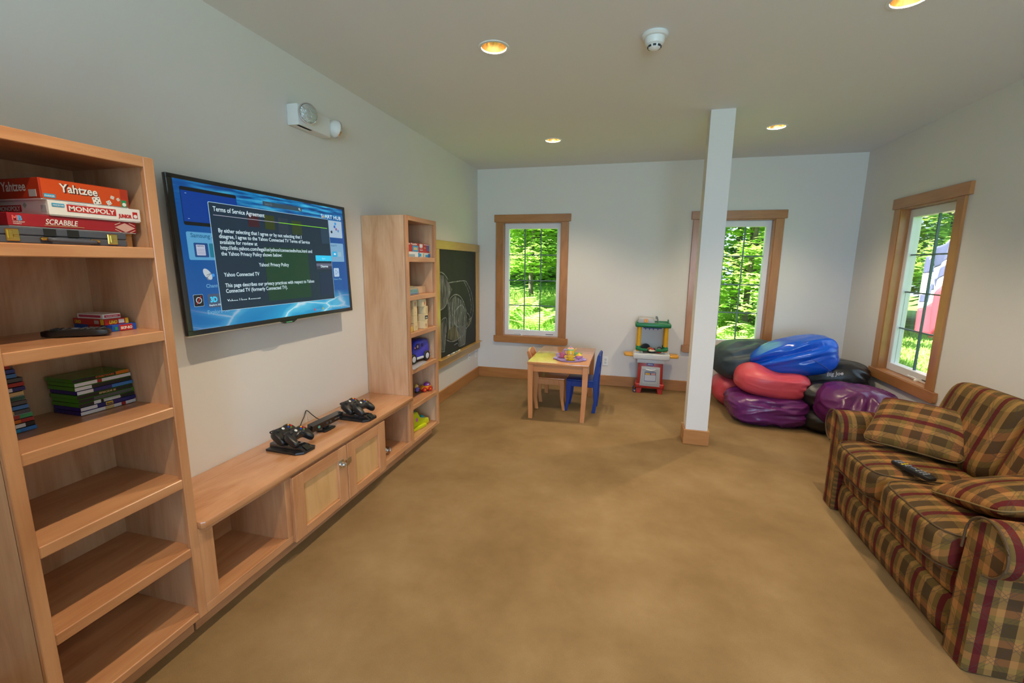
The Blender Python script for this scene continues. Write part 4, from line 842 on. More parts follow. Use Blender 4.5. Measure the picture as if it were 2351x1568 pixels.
# ================================================================ things on the bench top
BZ = .511
pad_b = mat('controller_black', (.012, .012, .013), .28); stick_m = mat('stick_rubber', (.02, .02, .022), .6)
keyc = {n: mat('key_'+n, c, .3) for n, c in dict(yellow=(.85, .32, .01), blue=(.01, .08, .60), green=(.22, .34, .01), red=(.60, .02, .02)).items()}
def controller(label, loc, rz, pitch):
    """local: +x = player's right, +y = far edge, -y = handles, +z = face"""
    t = thing('game_controller', label, 'game controller', loc, group='black game controllers on the charging docks')
    t.rotation_euler = (Matrix.Rotation(rz, 4, 'Z') @ Matrix.Rotation(pitch, 4, 'X')).to_euler()
    half = [(0, .040), (.030, .042), (.055, .040), (.072, .024), (.078, -.005), (.078, -.035), (.072, -.060), (.060, -.066), (.048, -.052), (.034, -.026), (.018, -.020), (0, -.020)]
    poly = half + [(-x, y) for x, y in reversed(half[1:-1])]
    b_ = bmesh.new(); rings = []
    for zz, sc in ((-.018, .80), (-.010, .96), (0, 1.0), (.010, .97), (.017, .86), (.019, .70)): rings.append([b_.verts.new((x*sc + (0 if abs(x) < .02 else math.copysign(.055*(1-sc), x)), y*sc - (1-sc)*(.02 if y < -.03 else -.008), zz)) for x, y in poly])
    for a, q in zip(rings, rings[1:]):
        for i in range(len(poly)): b_.faces.new((a[i], a[(i+1) % len(poly)], q[(i+1) % len(poly)], q[i]))
    b_.faces.new(rings[0]); b_.faces.new(rings[-1]); bmesh.ops.recalc_face_normals(b_, faces=b_.faces); bmesh.ops.subdivide_edges(b_, edges=b_.edges[:], cuts=1, smooth=.6)
    g = G(); g._merge(b_); bd = g.done('shell', pad_b, t, smooth=70)
    for x, y in ((-.047, .016), (.022, -.010)): 
        st = G().lathe([(.013, .014), (.012, .019), (.006, .022), (.006, .028)], (x, y, 0), 16).done('stick_well', stick_m, t); G().lathe([(.009, .028), (.010, .031), (.008, .034), (0, .033)], (x, y, 0), 16).done('thumbstick', stick_m, st)
    G().box(-.031, -.015, -.0125, -.0075, .016, .024, .001).box(-.0255, -.0205, -.018, -.002, .016, .024, .001).done('direction_pad', stick_m, t)
    for n, dx, dy in (('yellow', 0, .011), ('blue', -.011, 0), ('green', 0, -.011), ('red', .011, 0)): G().lathe([(.0058, .015), (.0058, .0215), (.004, .024), (0, .0245)], (.047+dx, .016+dy, 0), 14).done(n+'_button', keyc[n], t)
    G().lathe([(.0085, .016), (.0085, .0215), (.005, .0235), (0, .024)], (0, .020, 0), 18).done('guide_button', mat('guide_silver', (.72, .74, .72), .25), t)
    for x in (-.014, .014): G().ball((x, .020, .0195), (.004, .0025, .0016), 8, 6).done('small_button', stick_m, t)
    for s_ in (-1, 1): G().box(s_*.05-.017, s_*.05+.017, .030, .047, -.004, .008, .004, 2).done('shoulder_button', pad_b, t)
    return t
def dock(label, x, y):
    t = thing('charging_dock', label, 'charging dock', (x, y, BZ), group='charging docks on the bench'); gl = mat('dock_gloss', (.008, .008, .009), .06, coat=1)
    G().prism([(-.115, -.055), (.085, -.062), (.118, -.035), (.122, .045), (.105, .070), (-.115, .070)], 2, 0, .014, .003, 2).done('base', black_m, t)
    G().prism([(-.115, .0), (.118, .0), (.116, .012), (.085, .032), (.040, .036), (-.11, .038)], 1, -.030, .045, .004, 2).done('cradle', gl, t, smooth=40)
    G().prism([(.119, .0165), (.0865, .0365), (.084, .0345), (.117, .0145)], 1, -.010, .030).done('top_panel', gl, t, smooth=0)
    return t
PITCH = R(34)
for dx, dy, wh in ((0, 0, 'nearer the open cubby end'), (.052, .548, 'by the toy bookcase')):
    dock('black charging dock ' + ('beside the sensor bar cable puck' if dx == 0 else 'at the toy bookcase end of the bench'), .222+dx, 1.955+dy)
for dx, dy, wh in ((0, 0, 'dock beside the cable puck'), (.052, .548, 'dock near the toy bookcase')):
    for k, nm in ((0, 'wall-side'), (1, 'room-side')):
        controller('black game controller on the ' + nm + ' slot of the ' + wh, (.160+dx+.085*k, 1.985+dy, BZ+.078-.002*k), PI/2, PITCH)
# sensor bar
s = thing('sensor_bar', 'black motion sensor bar on a small foot between the charging docks', 'sensor bar', (.205, 2.275, BZ), R(-2))
G().prism([(-.030, -.052), (.034, -.052), (.040, -.030), (.040, .030), (.034, .052), (-.030, .052)], 2, 0, .012, .004, 2).box(-.012, .012, -.02, .02, .010, .032, .003).done('foot', black_m, s)
bar = G().prism([(-.016, .034), (.022, .030), (.028, .070), (-.012, .078)], 1, -.140, .140, .003, 2).done('bar', mat('bar_gloss', (.014, .015, .015), .16, coat=.5), s)
G().prism([(.0222, .033), (.0228, .033), (.0283, .067), (.0275, .067)], 1, -.130, .130).done('front_glass', mat('bar_front', (.01, .01, .012), .08), bar)
for y_, r_, m_ in ((-.085, .010, mat('lens_teal', (.12, .42, .36), .1, metal=.3)), (-.012, .009, mat('lens_dark', (.05, .05, .06), .1)), (.018, .009, MATS['lens_dark'])): G().lathe([(r_, 0), (r_, .002), (r_*.5, .003), (0, .003)], n=18, M=Matrix.Translation((.0250, y_, .050)) @ Matrix.Rotation(R(82), 4, 'Y')).done('lens', m_, bar)
letter('XBOX 360', flat('bar_print', (.35, .38, .38)), bar, (.0262, .055, .047), YV, (.14, 0, 1), .010, .045)
# puck and cables
p = thing('cable_puck', 'small oval black cable splitter puck lying by the wall on the bench', 'cable adapter', (.062, 2.185, BZ)); G().lathe([(.030, 0), (.032, .004), (.028, .010), (.012, .012), (0, .012)], n=26, M=Matrix.Diagonal((.75, 1.1, 1, 1))).done('puck_shell', black_m, p); G().lathe([(.012, .0115), (.011, .0135), (0, .0135)], n=18).done('puck_badge', black_soft, p)
def cable(label, pts, r=.0028):
    t = thing('cable', label, 'cable', pts[0]); o = Vector(pts[0]); P = [q-o for q in spline(pts, 8)]
    G().tube(P, r, 8).done('cord', black_soft, t); G().tube([P[-1], P[-1]+(P[-1]-P[-2]).normalized()*.012], r*1.5, 8).done('strain_relief', black_soft, t)
cable('black cable rising in a peak against the wall behind the sensor bar', [(.075, 2.205, BZ+.006), (.052, 2.235, BZ+.010), (.030, 2.27, BZ+.022), (.010, 2.325, .560), (.006, 2.347, .588), (.010, 2.362, .582), (.025, 2.378, .555), (.045, 2.41, .517), (.085, 2.42, BZ+.004), (.13, 2.46, BZ+.004), (.165, 2.49, BZ+.006)])
cable('short black cable from the puck to the sensor bar', [(.085, 2.195, BZ+.006), (.12, 2.19, BZ+.005), (.165, 2.205, BZ+.02), (.185, 2.22, BZ+.036)])
cable('short black cable from the puck to the nearer charging dock', [(.070, 2.16, BZ+.006), (.085, 2.12, BZ+.004), (.115, 2.07, BZ+.006), (.13, 2.03, BZ+.010)])
# ================================================================ play table, chairs, tea set
lam_x = wood('laminate_x', (.52, .20, .065), (.60, .26, .095), 0, rough=.35); lam_z = wood('laminate_z', (.52, .20, .065), (.60, .26, .095), 2, rough=.35); lam_top = wood('laminate_top', (.56, .23, .08), (.62, .28, .11), 1, rough=.2, coat=.5)
tb = thing('play_table', 'low wooden children\'s play table with tapered legs, tea set on top', 'table', (1.342, 4.735, 0), R(.5))
hx, hy = .307, .465
G().box(-hx, hx, -hy, hy, .556, .580, .004, 2).done('tabletop', lam_top, tb)
for s_ in (-1, 1): G().box(-hx+.045, hx-.045, s_*(hy-.035)-.010, s_*(hy-.035)+.010, .480, .556).done('apron', lam_x, tb, smooth=0)
for s_ in (-1, 1): G().box(s_*(hx-.035)-.010, s_*(hx-.035)+.010, -hy+.045, hy-.045, .480, .556).done('apron', lam_z, tb, smooth=0)
for sx in (-1, 1):
    for sy in (-1, 1):
        b_ = bmesh.new(); q = []
        for z_, cx, cy, r_ in ((0, hx-.047, hy+.005, .021), (.30, hx-.036, hy-.018, .025), (.5555, hx-.033, hy-.034, .028)): q.append([b_.verts.new((sx*cx+a*r_, sy*cy+c*r_, z_)) for a, c in ((-1, -1), (1, -1), (1, 1), (-1, 1))])
        for u_, v_ in zip(q, q[1:]):
            for i in range(4): b_.faces.new((u_[i], u_[(i+1) % 4], v_[(i+1) % 4], v_[i]))
        b_.faces.new(q[0]); b_.faces.new(q[-1]); bmesh.ops.recalc_face_normals(b_, faces=b_.faces); bmesh.ops.bevel(b_, geom=b_.edges[:], offset=.002, segments=1, affect='EDGES')
        G()._merge(b_).done('leg', lam_z, tb, smooth=0)
def chair(label, loc, rz, ms, mb, lean=.075):
    """child's chair; faces local +x"""
    t = thing('play_chair', label, 'chair', loc, rz)
    G().box(-.150, .165, -.138, .138, .335, .352, .006, 2).done('seat', ms, t)
    for s_ in (-1, 1):
        y0_, y1_ = sorted((s_*.112, s_*.138))
        G().prism([(-.150, 0), (-.112, 0), (-.128, .12), (-.118, .27), (-.112, .352), (-.125-lean*.3, .48), (-.138-lean, .615), (-.155-lean, .632), (-.172-lean, .618), (-.170-lean*.35, .45), (-.165, .30), (-.166, .15)], 1, y0_, y1_, .004, 1).done('back_post', mb, t, smooth=0)
        G().prism([(.148, 0), (.178, 0), (.160, .12), (.165, .27), (.160, .335), (.095, .335), (.112, .27), (.122, .14)], 1, y0_, y1_, .004, 1).done('front_leg', mb, t, smooth=0)
        G().box(-.12, .12, y0_+.004, y1_-.004, .276, .3355, .002).done('side_rail', mb, t, smooth=0)
    for x_ in (-.135, .135): G().box(x_-.009, x_+.009, -.113, .113, .285, .3355, .002).done('cross_rail', mb, t, smooth=0)
    def bar(z0_, z1_, bow):
        g = G(); n = 10
        for k in range(n):
            ya, yb_ = -.113+.226*k/n, -.113+.226*(k+1)/n
            f_ = lambda y: bow*(1-(y/.113)**2)
            for q_ in ((z0_, z1_),):
                def P(y, z_, th): return (-.150-lean*((z_-.35)/.27)-f_(y)*.6+th, y, z_ + (f_(y)*1.2 if z_ == z1_ else 0))
                a = [P(ya, z0_, -.009), P(yb_, z0_, -.009), P(yb_, z1_, -.009), P(ya, z1_, -.009)]; c_ = [P(ya, z0_, .009), P(yb_, z0_, .009), P(yb_, z1_, .009), P(ya, z1_, .009)]
                g.quad(list(reversed(a))); g.quad(c_); g.quad([a[3], a[2], c_[2], c_[3]]); g.quad([a[1], a[0], c_[0], c_[1]])
        bmesh.ops.remove_doubles(g.bm, verts=g.bm.verts, dist=1e-5); return g.done('back_rail', mb, t)
    bar(.53, .622, .016); bar(.40, .45, .010)
    return t
chair('natural wood child\'s chair tucked under the play table', (1.212, 4.700, 0), R(1), lam_x, lam_z)
blue_w = mat('blue_painted_wood', (.008, .045, .26), .35)
ch = chair('blue painted child\'s chair pulled up to the play table', (1.562, 4.715, 0), PI-R(1), blue_w, blue_w, .012)
TZ = .5805
# tea set
lil = mat('tea_lilac', (.40, .30, .62), .35); pk = mat('tea_pink', (.62, .17, .24), .35); ylw = mat('tea_yellow', (.78, .52, .04), .35); pgrn = mat('tea_green', (.22, .58, .28), .4)
t = thing('tea_tray', 'lilac plastic toy tea tray on the play table', 'tray', (1.437, 4.505, TZ))
G().lathe([(.0, .004), (.128, .004), (.142, .012), (.150, .013), (.148, .004), (.135, 0), (0, 0)], n=40).done('tray_plate', lil, t)
for s_ in (-1, 1): G().box(s_*.148-.022, s_*.148+.022, -.045, .045, .003, .014, .005, 2).done('tray_handle', lil, t)
QZ = TZ+.0042
def saucer(x, y, m, lb, r=.045):
    t = thing('toy_saucer', lb, 'saucer', (x, y, QZ)); G().lathe([(.0, .002), (r*.55, .002), (r, .009), (r*1.02, .008), (r*.6, 0), (0, 0)], n=28).done('dish', m, t); G().lathe([(r*.42, .002), (r*.45, .0042), (r*.40, .0042), (r*.38, .002)], n=24, cap=False).done('cup_ring', m, t)
def cup(name, x, y, z_, m, hm, lb, r=.034, h_=.048, ang=PI, spout=False):
    t = thing(name, lb, 'toy cup' if not spout else 'toy jug', (x, y, z_)); G().lathe([(0, 0), (r*.58, 0), (r*.62, .004), (r*.85, h_*.45), (r, h_), (r*.94, h_), (r*.8, h_*.45), (r*.5, .008), (0, .007)], n=28).done('cup_body', m, t)
    c_, s_ = math.cos(ang), math.sin(ang); G().tube(spline([(c_*(r*.93), s_*(r*.93), h_*.82), (c_*(r+.022), s_*(r+.022), h_*.86), (c_*(r+.026), s_*(r+.026), h_*.45), (c_*(r*.82), s_*(r*.82), h_*.30)], 5), .006, 8).done('handle', hm, t)
    if spout: G().prism([(r*.75, h_*.35), (r*1.42, h_*1.04), (r*.8, h_)], 1, -.010, .010, .003).done('spout', m, t)
    return t
saucer(1.352, 4.545, pk, 'pink toy saucer under the pink cup'); cup('toy_cup', 1.352, 4.545, QZ+.0046, pk, lil, 'pink toy cup with a lilac handle on the tea tray', .034, .046, R(200))
saucer(1.452, 4.435, ylw, 'yellow toy saucer at the front of the tea tray', .046); cup('toy_jug', 1.452, 4.435, QZ+.0048, ylw, ylw, 'yellow toy cream jug with a spout on the tea tray', .034, .042, R(170), True)
t = thing('toy_teapot', 'tall yellow toy teapot with a lilac handle and pink lid', 'toy teapot', (1.432, 4.585, QZ)); G().lathe([(0, 0), (.034, 0), (.040, .02), (.042, .045), (.038, .075), (.034, .088), (0, .088)], n=30).done('pot_body', ylw, t)
G().lathe([(.0345, .076), (.0375, .080), (.0365, .090), (.033, .091)], n=30, cap=False).done('green_band', pgrn, t); G().lathe([(.034, .089), (.030, .098), (.014, .104), (0, .105)], n=26).done('lid', mat('tea_rose', (.80, .42, .32), .35), t); G().ball((0, 0, .111), .009, 12, 8).done('lid_knob', lil, t)
G().tube(spline([(-.034, -.008, .078), (-.066, -.016, .082), (-.070, -.017, .045), (-.037, -.009, .022)], 6), .008, 8).done('handle', lil, t); G().prism([(.034, .05), (.062, .096), (.050, .098), (.030, .075)], 1, -.009, .009, .004).done('spout', ylw, t)
for k, c_ in enumerate(((.80, .45, .30), (.85, .75, .5), (.75, .40, .35))): a = R(-115+k*40); G().ball((.0405*math.cos(a), .0405*math.sin(a), .035+.012*(k % 2)), (.006, .006, .009), 10, 6).done('flower_print', mat('flower_%d' % k, c_, .5), t)
t = thing('toy_sugar_bowl', 'pink toy sugar bowl with a yellow pointed lid', 'toy bowl', (1.525, 4.545, QZ)); G().lathe([(0, 0), (.026, 0), (.036, .018), (.036, .032), (.032, .036), (0, .036)], n=26).done('bowl', mat('tea_mauve', (.62, .26, .45), .35), t); G().lathe([(.034, .036), (.026, .044), (.010, .056), (.007, .064), (0, .066)], n=24).done('lid', ylw, t)
cup('toy_cup', 1.490, 4.615, QZ, pgrn, pgrn, 'green toy cup behind the tea set on the tray', .030, .046, R(30))
t = thing('toy_spoon', 'lilac toy spoon lying on the tray rim', 'toy spoon', (1.553, 4.46, TZ+.018), R(65)); G().tube([(-.05, 0, .0), (.02, 0, .002), (.03, 0, .002)], [.004, .0035, .004], 8).done('stem', lil, t); G().ball((.043, 0, .003), (.016, .011, .004), 12, 8).done('bowl', lil, t)

# ================================================================ toy kitchen
kr = mat('kitchen_red', (.42, .022, .010), .35); kw = mat('kitchen_white', (.62, .62, .60), .45); kg = mat('kitchen_grey', (.42, .42, .41), .45); kgr = mat('kitchen_green', (.008, .17, .055), .35); ky = mat('kitchen_yellow', (.72, .38, .012), .35); kor = mat('kitchen_orange', (.72, .33, .012), .35)
k = thing('toy_kitchen', 'small red, white and green plastic toy kitchen standing against the back wall', 'toy kitchen', (2.285, 5.61, 0))
def rbox(g, x0, x1, y0, y1, z0, z1, b=.012): return g.box(x0, x1, y0, y1, z0, z1, b, 3)
g = G(); rbox(g, -.170, .170, -.105, .12, .065, .125, .014); g.prism([(-.150, .10), (.150, .10), (.142, .385), (-.142, .385)], 1, -.09, .11, .012, 2)
g.done('body', kr, k)
for sx in (-1, 1):
    for sy in (-1, 1): G().prism([(sx*.150, 0), (sx*.100, 0), (sx*.085, .075), (sx*.160, .075)], 1, sy*.075-.018, sy*.075+.018, .004).done('foot', kr, k)
for sy in (-1, 1): 
    wl = G().lathe([(.010, -.012), (.022, -.012), (.022, .012), (.010, .014)], n=20, M=Matrix.Translation((-.172, sy*.075, .022)) @ Matrix.Rotation(PI/2, 4, 'X')).done('wheel', mat('wheel_navy', (.02, .02, .09), .4), k); G().lathe([(.009, 0), (.009, .018), (0, .019)], n=14, M=Matrix.Translation((-.172, sy*.075, .022)) @ Matrix.Rotation(PI/2, 4, 'X')).done('hubcap', ky, wl)
g = G(); rbox(g, -.162, .162, -.112, .115, .380, .430, .008); g.done('counter_skirt', kw, k)
g = G(); rbox(g, -.212, .212, -.130, .125, .425, .497, .014); g.done('counter', kw, k); G().box(-.10, .10, -.07, .07, .496, .5005, .002).done('stove_top', mat('stove_dark', (.06, .06, .075), .35), k)
dr = G().prism([(-.118, .098), (.118, .092), (.112, .335), (-.108, .340)], 1, -.112, -.088, .008, 2).done('oven_door', kg, k)
G().box(-.090, .090, -.1145, -.110, .125, .305, .004).done('door_panel', kg, dr); G().tube(spline([(-.055, -.112, .308), (-.03, -.126, .300), (.03, -.126, .300), (.055, -.112, .308)], 5), .008, 8).done('door_handle', kw, dr)
decal('sticker', mat('oven_sticker', (.50, .50, .53), .4), dr, (-.062, -.1154, .165), XV, ZV, .125, .105); decal('sticker_edge', mat('sticker_navy', (.05, .07, .20), .4), dr, (-.066, -.1148, .158), XV, ZV, .133, .118)
decal('display', ky, dr, (-.056, -.1166, .240), XV, ZV, .055, .022); decal('display', mat('display_pink', (.65, .30, .22), .4), dr, (.010, -.1166, .240), XV, ZV, .046, .022); decal('display_strip', MATS['sticker_navy'], dr, (-.060, -.1160, .237), XV, ZV, .121, .028)
decal('logo_plate', mat('logo_blue', (.008, .03, .25), .35), k, (-.045, -.0975, .350), XV, ZV, .078, .030, rad=.004); letter('chicco', wht, k, (-.038, -.0990, .3585), XV, ZV, .021, .064, .04)
for sx in (-1, 1): 
    G().prism([(sx*.205, -.085), (sx*.300, -.080), (sx*.318, -.05), (sx*.318, .05), (sx*.300, .08), (sx*.205, .085)], 2, .448, .478, .008, 2).done('side_tray', kor, k)
    G().prism([(sx*.23, -.055), (sx*.290, -.052), (sx*.290, .05), (sx*.23, .055)], 2, .474, .4795).done('tray_hollow', kor, k, smooth=0)
    for sy in (-1, 1): G().lathe([(.030, .495), (.026, .515), (.024, .575)], (sx*.155, sy*.07, 0), 18).lathe([(.026, .57), (.024, .80), (.026, .815)], (sx*.155, sy*.07, 0), 20).done('post', ky, k)
    for sy in (-1, 1): G().lathe([(.032, .488), (.030, .515), (.025, .52)], (sx*.155, sy*.07, 0), 18).done('post_socket', kw, k)
    G().tube(spline([(sx*.175, -.085, .555), (sx*.150, -.105, .548), (sx*.10, -.115, .543), (sx*.055, -.105, .543)], 5), .017, 10).lathe([(.030, .535), (.031, .56), (.027, .585)], (sx*.155, -.07, 0), 18).done('guard_rail', kgr, k)
    G().lathe([(.030, .535), (.031, .56), (.027, .585)], (sx*.155, .07, 0), 18).done('post_collar', kgr, k)
g = G(); rbox(g, -.205, .205, -.105, .11, .812, .862, .016); g.box(-.19, -.17, -.09, .10, .86, .875, .004).box(.02, .19, .09, .105, .86, .872, .003).box(.165, .178, -.03, .02, .86, .905, .004).done('top_shelf', kgr, k)
G().prism([(-.185, .86), (.018, .86), (.012, .905), (.0, .917), (-.160, .920), (-.172, .910)], 1, -.085, .075, .008, 2).done('hood', kg, k)
kn = G().lathe([(.024, 0), (.024, .004), (.020, .005)], n=22, M=Matrix.Translation((-.085, -.085, .890)) @ Matrix.Rotation(PI/2, 4, 'X')).done('sticker_disc', mat('disc_red', (.50, .04, .02), .4), k)
G().lathe([(.020, 0), (.020, .006), (0, .006)], n=22, M=Matrix.Translation((-.085, -.086, .890)) @ Matrix.Rotation(PI/2, 4, 'X')).done('disc_face', ky, kn); G().box(-.088, -.082, -.094, -.091, .878, .902, .001).done('disc_mark', kr, kn, smooth=0)
G().box(-.11, .10, -.095, -.06, .800, .813, .003).done('hook_rail', mat('rail_navy', (.02, .03, .14), .4), k)
for x_ in (-.085, -.04, .005, .055): G().prism([(x_-.010, .802), (x_+.010, .802), (x_, .778)], 1, -.09, -.07, .003).done('utensil_hook', mat('hook_violet', (.06, .05, .25), .4), k)
t = thing('toy_spatula', 'thin grey toy utensil standing upright on the toy kitchen shelf', 'toy utensil', (2.330, 5.60, .862)); G().tube([(.012, 0, 0), (.004, 0, .05), (-.002, 0, .075)], [.008, .007, .004], 8).done('handle', mat('utensil_grey', (.16, .17, .16), .4), t); G().box(-.012, .006, -.014, .014, .045, .082, .003, M=Matrix.Rotation(R(-6), 4, 'Y')).done('blade', MATS['utensil_grey'], t)
t = thing('toy_pan', 'dark grey toy frying pan leaning on the toy stove', 'toy pan', (2.225, 5.62, .5015), rot=(R(-62), R(10), R(15)))
G().lathe([(0, .004), (.048, .004), (.056, .020), (.060, .020), (.052, 0), (0, 0)], n=26, M=Matrix.Translation((0, .0, .060)) @ Matrix.Rotation(0, 4, 'X')).done('pan', mat('pan_grey', (.05, .05, .055), .35), t); G().box(.055, .13, -.009, .009, .070, .080, .004, 2).done('pan_handle', mat('pan_black', (.015, .015, .016), .4), t)
t = thing('toy_food', 'toy dish with cream and red play food on the toy stove', 'toy food', (2.29, 5.575, .5012)); G().lathe([(0, 0), (.045, 0), (.055, .008), (.050, .008), (0, .003)], n=24).done('dish', mat('pan_black', (.015, .015, .016), .4), t); G().ball((0, 0, .022), (.040, .034, .018), 16, 10).done('cream_food', mat('food_cream', (.72, .58, .42), .5), t); G().ball((.005, -.005, .042), (.018, .016, .012), 12, 8).ball((-.02, .015, .040), (.012, .012, .012), 10, 8).done('red_food', mat('food_red', (.50, .04, .02), .4), t); G().ball((-.025, .035, .035), (.030, .02, .024), 12, 8).done('brown_food', mat('food_brown', (.28, .10, .03), .5), t)
t = thing('toy_pot', 'small red toy pot with a black handle on the toy stove', 'toy pot', (2.375, 5.59, .5012)); G().lathe([(0, 0), (.026, 0), (.030, .035), (.026, .035), (.023, .006), (0, .005)], n=22).done('pot', kr, t); G().tube(spline([(-.028, 0, .03), (-.02, 0, .055), (.0, 0, .068), (.02, 0, .055), (.028, 0, .03)], 5), .005, 8).done('handle', mat('pan_black', (.015, .015, .016), .4), t)
# ================================================================ sofa
SX, SY = 3.33, 2.565
so = thing('plaid_sofa', 'two-seat sofa with rolled arms in brown, olive and dark red plaid', 'sofa', (SX, SY, 0))
UVS = lambda off=0: (lambda co, no: (co.y+off, co.x-co.z))
def uv_seat(co, no): return (co.y+.03, co.x-co.z)
def uv_box(co, no):
    ax = max(range(3), key=lambda i: abs(no[i]))
    return (co.y, co.z) if ax == 0 else ((co.x, co.z) if ax == 1 else (co.y, co.x))
def uv_back(co, no): return (co.y+.05, co.z-co.x)
# base: lower panel and front rail with a seam between them
def bulge(x0, x1, y0, y1, z0, z1, b):
    g = G().blob(((x0+x1)/2, (y0+y1)/2, (z0+z1)/2), ((x1-x0)/2, (y1-y0)/2, (z1-z0)/2), 14, 4)
    for v in g.bm.verts:
        if v.co.x < (x0+x1)/2: v.co.x -= b*max(0, 1-((v.co.z-(z0+z1)/2)/((z1-z0)/2))**2)
    return g
bulge(.02, .80, -.545, .545, .005, .205, .016).done('lower_panel', plaid_m, so, uv=lambda co, no: (co.y-.01, co.z-co.x), smooth=60)
bulge(.03, .80, -.545, .545, .195, .345, .016).done('front_rail', plaid_m, so, uv=lambda co, no: (co.y+.012, co.z-co.x), smooth=60)
# rolled arms
def arm(sgn):
    c, r = (.662, .528), .105; prof = [(.537, .006), (.672, .006), (.672, .12), (.672, .30), (.675, .425)]
    prof += [(c[0]+r*math.cos(R(a)), c[1]+r*math.sin(R(a))) for a in range(-78, 181, 12)]
    prof += [(.553, .46), (.545, .36)]
    n = len(prof); xs_ = [0, .012, .03, .12, .24, .36, .48, .60, .72, .79, .80]; ins = [.012, .003, 0, 0, 0, 0, 0, 0, 0, .004, .012]
    arc = [0]
    for a, q in zip(prof, prof[1:]): arc.append(arc[-1]+math.dist(a, q))
    cx_, cz_ = sum(p_[0] for p_ in prof)/n, sum(p_[1] for p_ in prof)/n
    g = G(); rings = []
    for x_, i_ in zip(xs_, ins):
        rings.append([g.bm.verts.new((x_, sgn*(p_[0]-(i_ if p_[0] > c[0] else -i_)), p_[1]-(i_ if p_[1] > .5 else 0))) for p_ in prof])
    for a, q in zip(rings, rings[1:]):
        for i in range(n): g.bm.faces.new((a[i], a[(i+1) % n], q[(i+1) % n], q[i]))
    g.bm.faces.new(rings[0]); g.bm.faces.new(rings[-1]); bmesh.ops.recalc_face_normals(g.bm, faces=g.bm.faces)
    def uv(co, no):
        if abs(no.x) > .75: return (co.y*sgn*.9-.555, co.z*.9)
        k_ = min(range(n), key=lambda i: (prof[i][0]-abs(co.y))**2+(prof[i][1]-co.z)**2); return (co.x-.02, arc[k_])
    a_ = g.done('arm', plaid_m, so, uv=uv, smooth=50)
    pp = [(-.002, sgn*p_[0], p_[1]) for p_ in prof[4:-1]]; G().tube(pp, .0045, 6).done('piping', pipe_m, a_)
    return a_
arm(1); arm(-1)
# seat cushions
for sgn in (-1, 1):
    def fn(d): return Vector((d.x, d.y, d.z*(1+.22*max(0, d.z)*(1-d.x*d.x)*(1-d.y*d.y))))
    cu = G().blob((.262, sgn*.2695, .405), (.318, .2685, .088), 6, 4, fn).done('seat_cushion', plaid_m, so, uv=(lambda co, no: (co.y+.035, co.x-co.z)), smooth=70)
    for zz in (.075, -.078):
        ring = []
        for i in range(60):
            a = 2*PI*i/60; cx, cy = math.cos(a), math.sin(a); l = (abs(cx)**6+abs(cy)**6)**(1/6); ring.append((.262+cx/l*.302, sgn*.2695+cy/l*.2535, .405+zz))
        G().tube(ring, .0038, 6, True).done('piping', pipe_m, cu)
G().blob((.735, 0, .47), (.085, .662, .345), 8, 4).done('back_frame', plaid_m, so, uv=uv_back, smooth=60)
for sgn in (-1, 1):
    M = Matrix.Translation((.545, sgn*.275, .685)) @ Matrix.Rotation(R(17), 4, 'Y')
    cu = G().blob((0, 0, 0), (.110, .273, .225), 5.5, 4, M=M).done('back_cushion', plaid_m, so, uv=uv_back, smooth=70)
    ring = []
    for i in range(60):
        a = 2*PI*i/60; cy, cz = math.cos(a), math.sin(a); l = (abs(cz)**5.5+abs(cy)**5.5)**(1/5.5); ring.append(M @ Vector((.075, cy/l*.262, cz/l*.216)))
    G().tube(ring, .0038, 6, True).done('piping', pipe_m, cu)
# throw pillows
def pillow(label, M, w, h, th, loc, uvf):
    t = thing('throw_pillow', label, 'pillow', loc)
    def fn(d):
        k = (1-abs(d.x)**3)*(1-abs(d.y)**3); e = 1-.06*(1-max(abs(d.x), abs(d.y)))
        return Vector((d.x*(1-.05*(1-d.y*d.y)), d.y*(1-.05*(1-d.x*d.x)), math.copysign(max(.035, k**.55), d.z) if abs(d.z) > 1e-4 else 0))
    c_ = G().blob((0, 0, 0), (w/2, h/2, th/2), 9, 4, fn, M=M).done('pillow_cover', plaid_m, t, smooth=80, uv=uvf)
    ring = []
    for i in range(64):
        a = 2*PI*i/64; cx, cy = math.cos(a), math.sin(a); l = (abs(cx)**9+abs(cy)**9)**(1/9); d = fn(Vector((cx/l, cy/l, 0))); ring.append(M @ Vector((d.x*w/2, d.y*h/2, 0)))
    G().tube(ring, .004, 6, True).done('welt', mat('welt_olive', (.20, .13, .045), .8), c_)
    return t
e1 = Vector((.312, -.268, 0)).normalized(); e2 = Vector((.195, .215, .215)).normalized(); e2 = (e2 - e1*e2.dot(e1)).normalized(); e3 = e1.cross(e2)
base_c = Vector((3.560, 2.850, .522)); cc = base_c + e2*.170 + e3*.03
Mp = Matrix((e1, e2, e3)).transposed().to_4x4()
pillow('plaid throw pillow propped against the back in the sofa corner by the bean bags', Mp @ Matrix.Translation((0, 0, .0)), .44, .36, .15, cc, lambda co, no: ((Mp.inverted() @ co).y+.03, (Mp.inverted() @ co).x+.02))
Mq = Matrix.Rotation(R(-14), 4, 'X') @ Matrix.Rotation(R(-10), 4, 'Y') @ Matrix.Rotation(R(6), 4, 'Z')
pillow('plaid throw pillow lying on the seat against the sofa arm', Mq, .46, .38, .15, (3.645, 2.245, .595), lambda co, no: (co.y+.02, co.x))
remote('remote_control', 'black remote control lying on the sofa seat between the pillows', (3.452, 2.600, .5105), (R(0), R(-1), math.atan2(.073, .203)), .215, .050, mat('remote_key_light', (.22, .22, .23), .5), True)

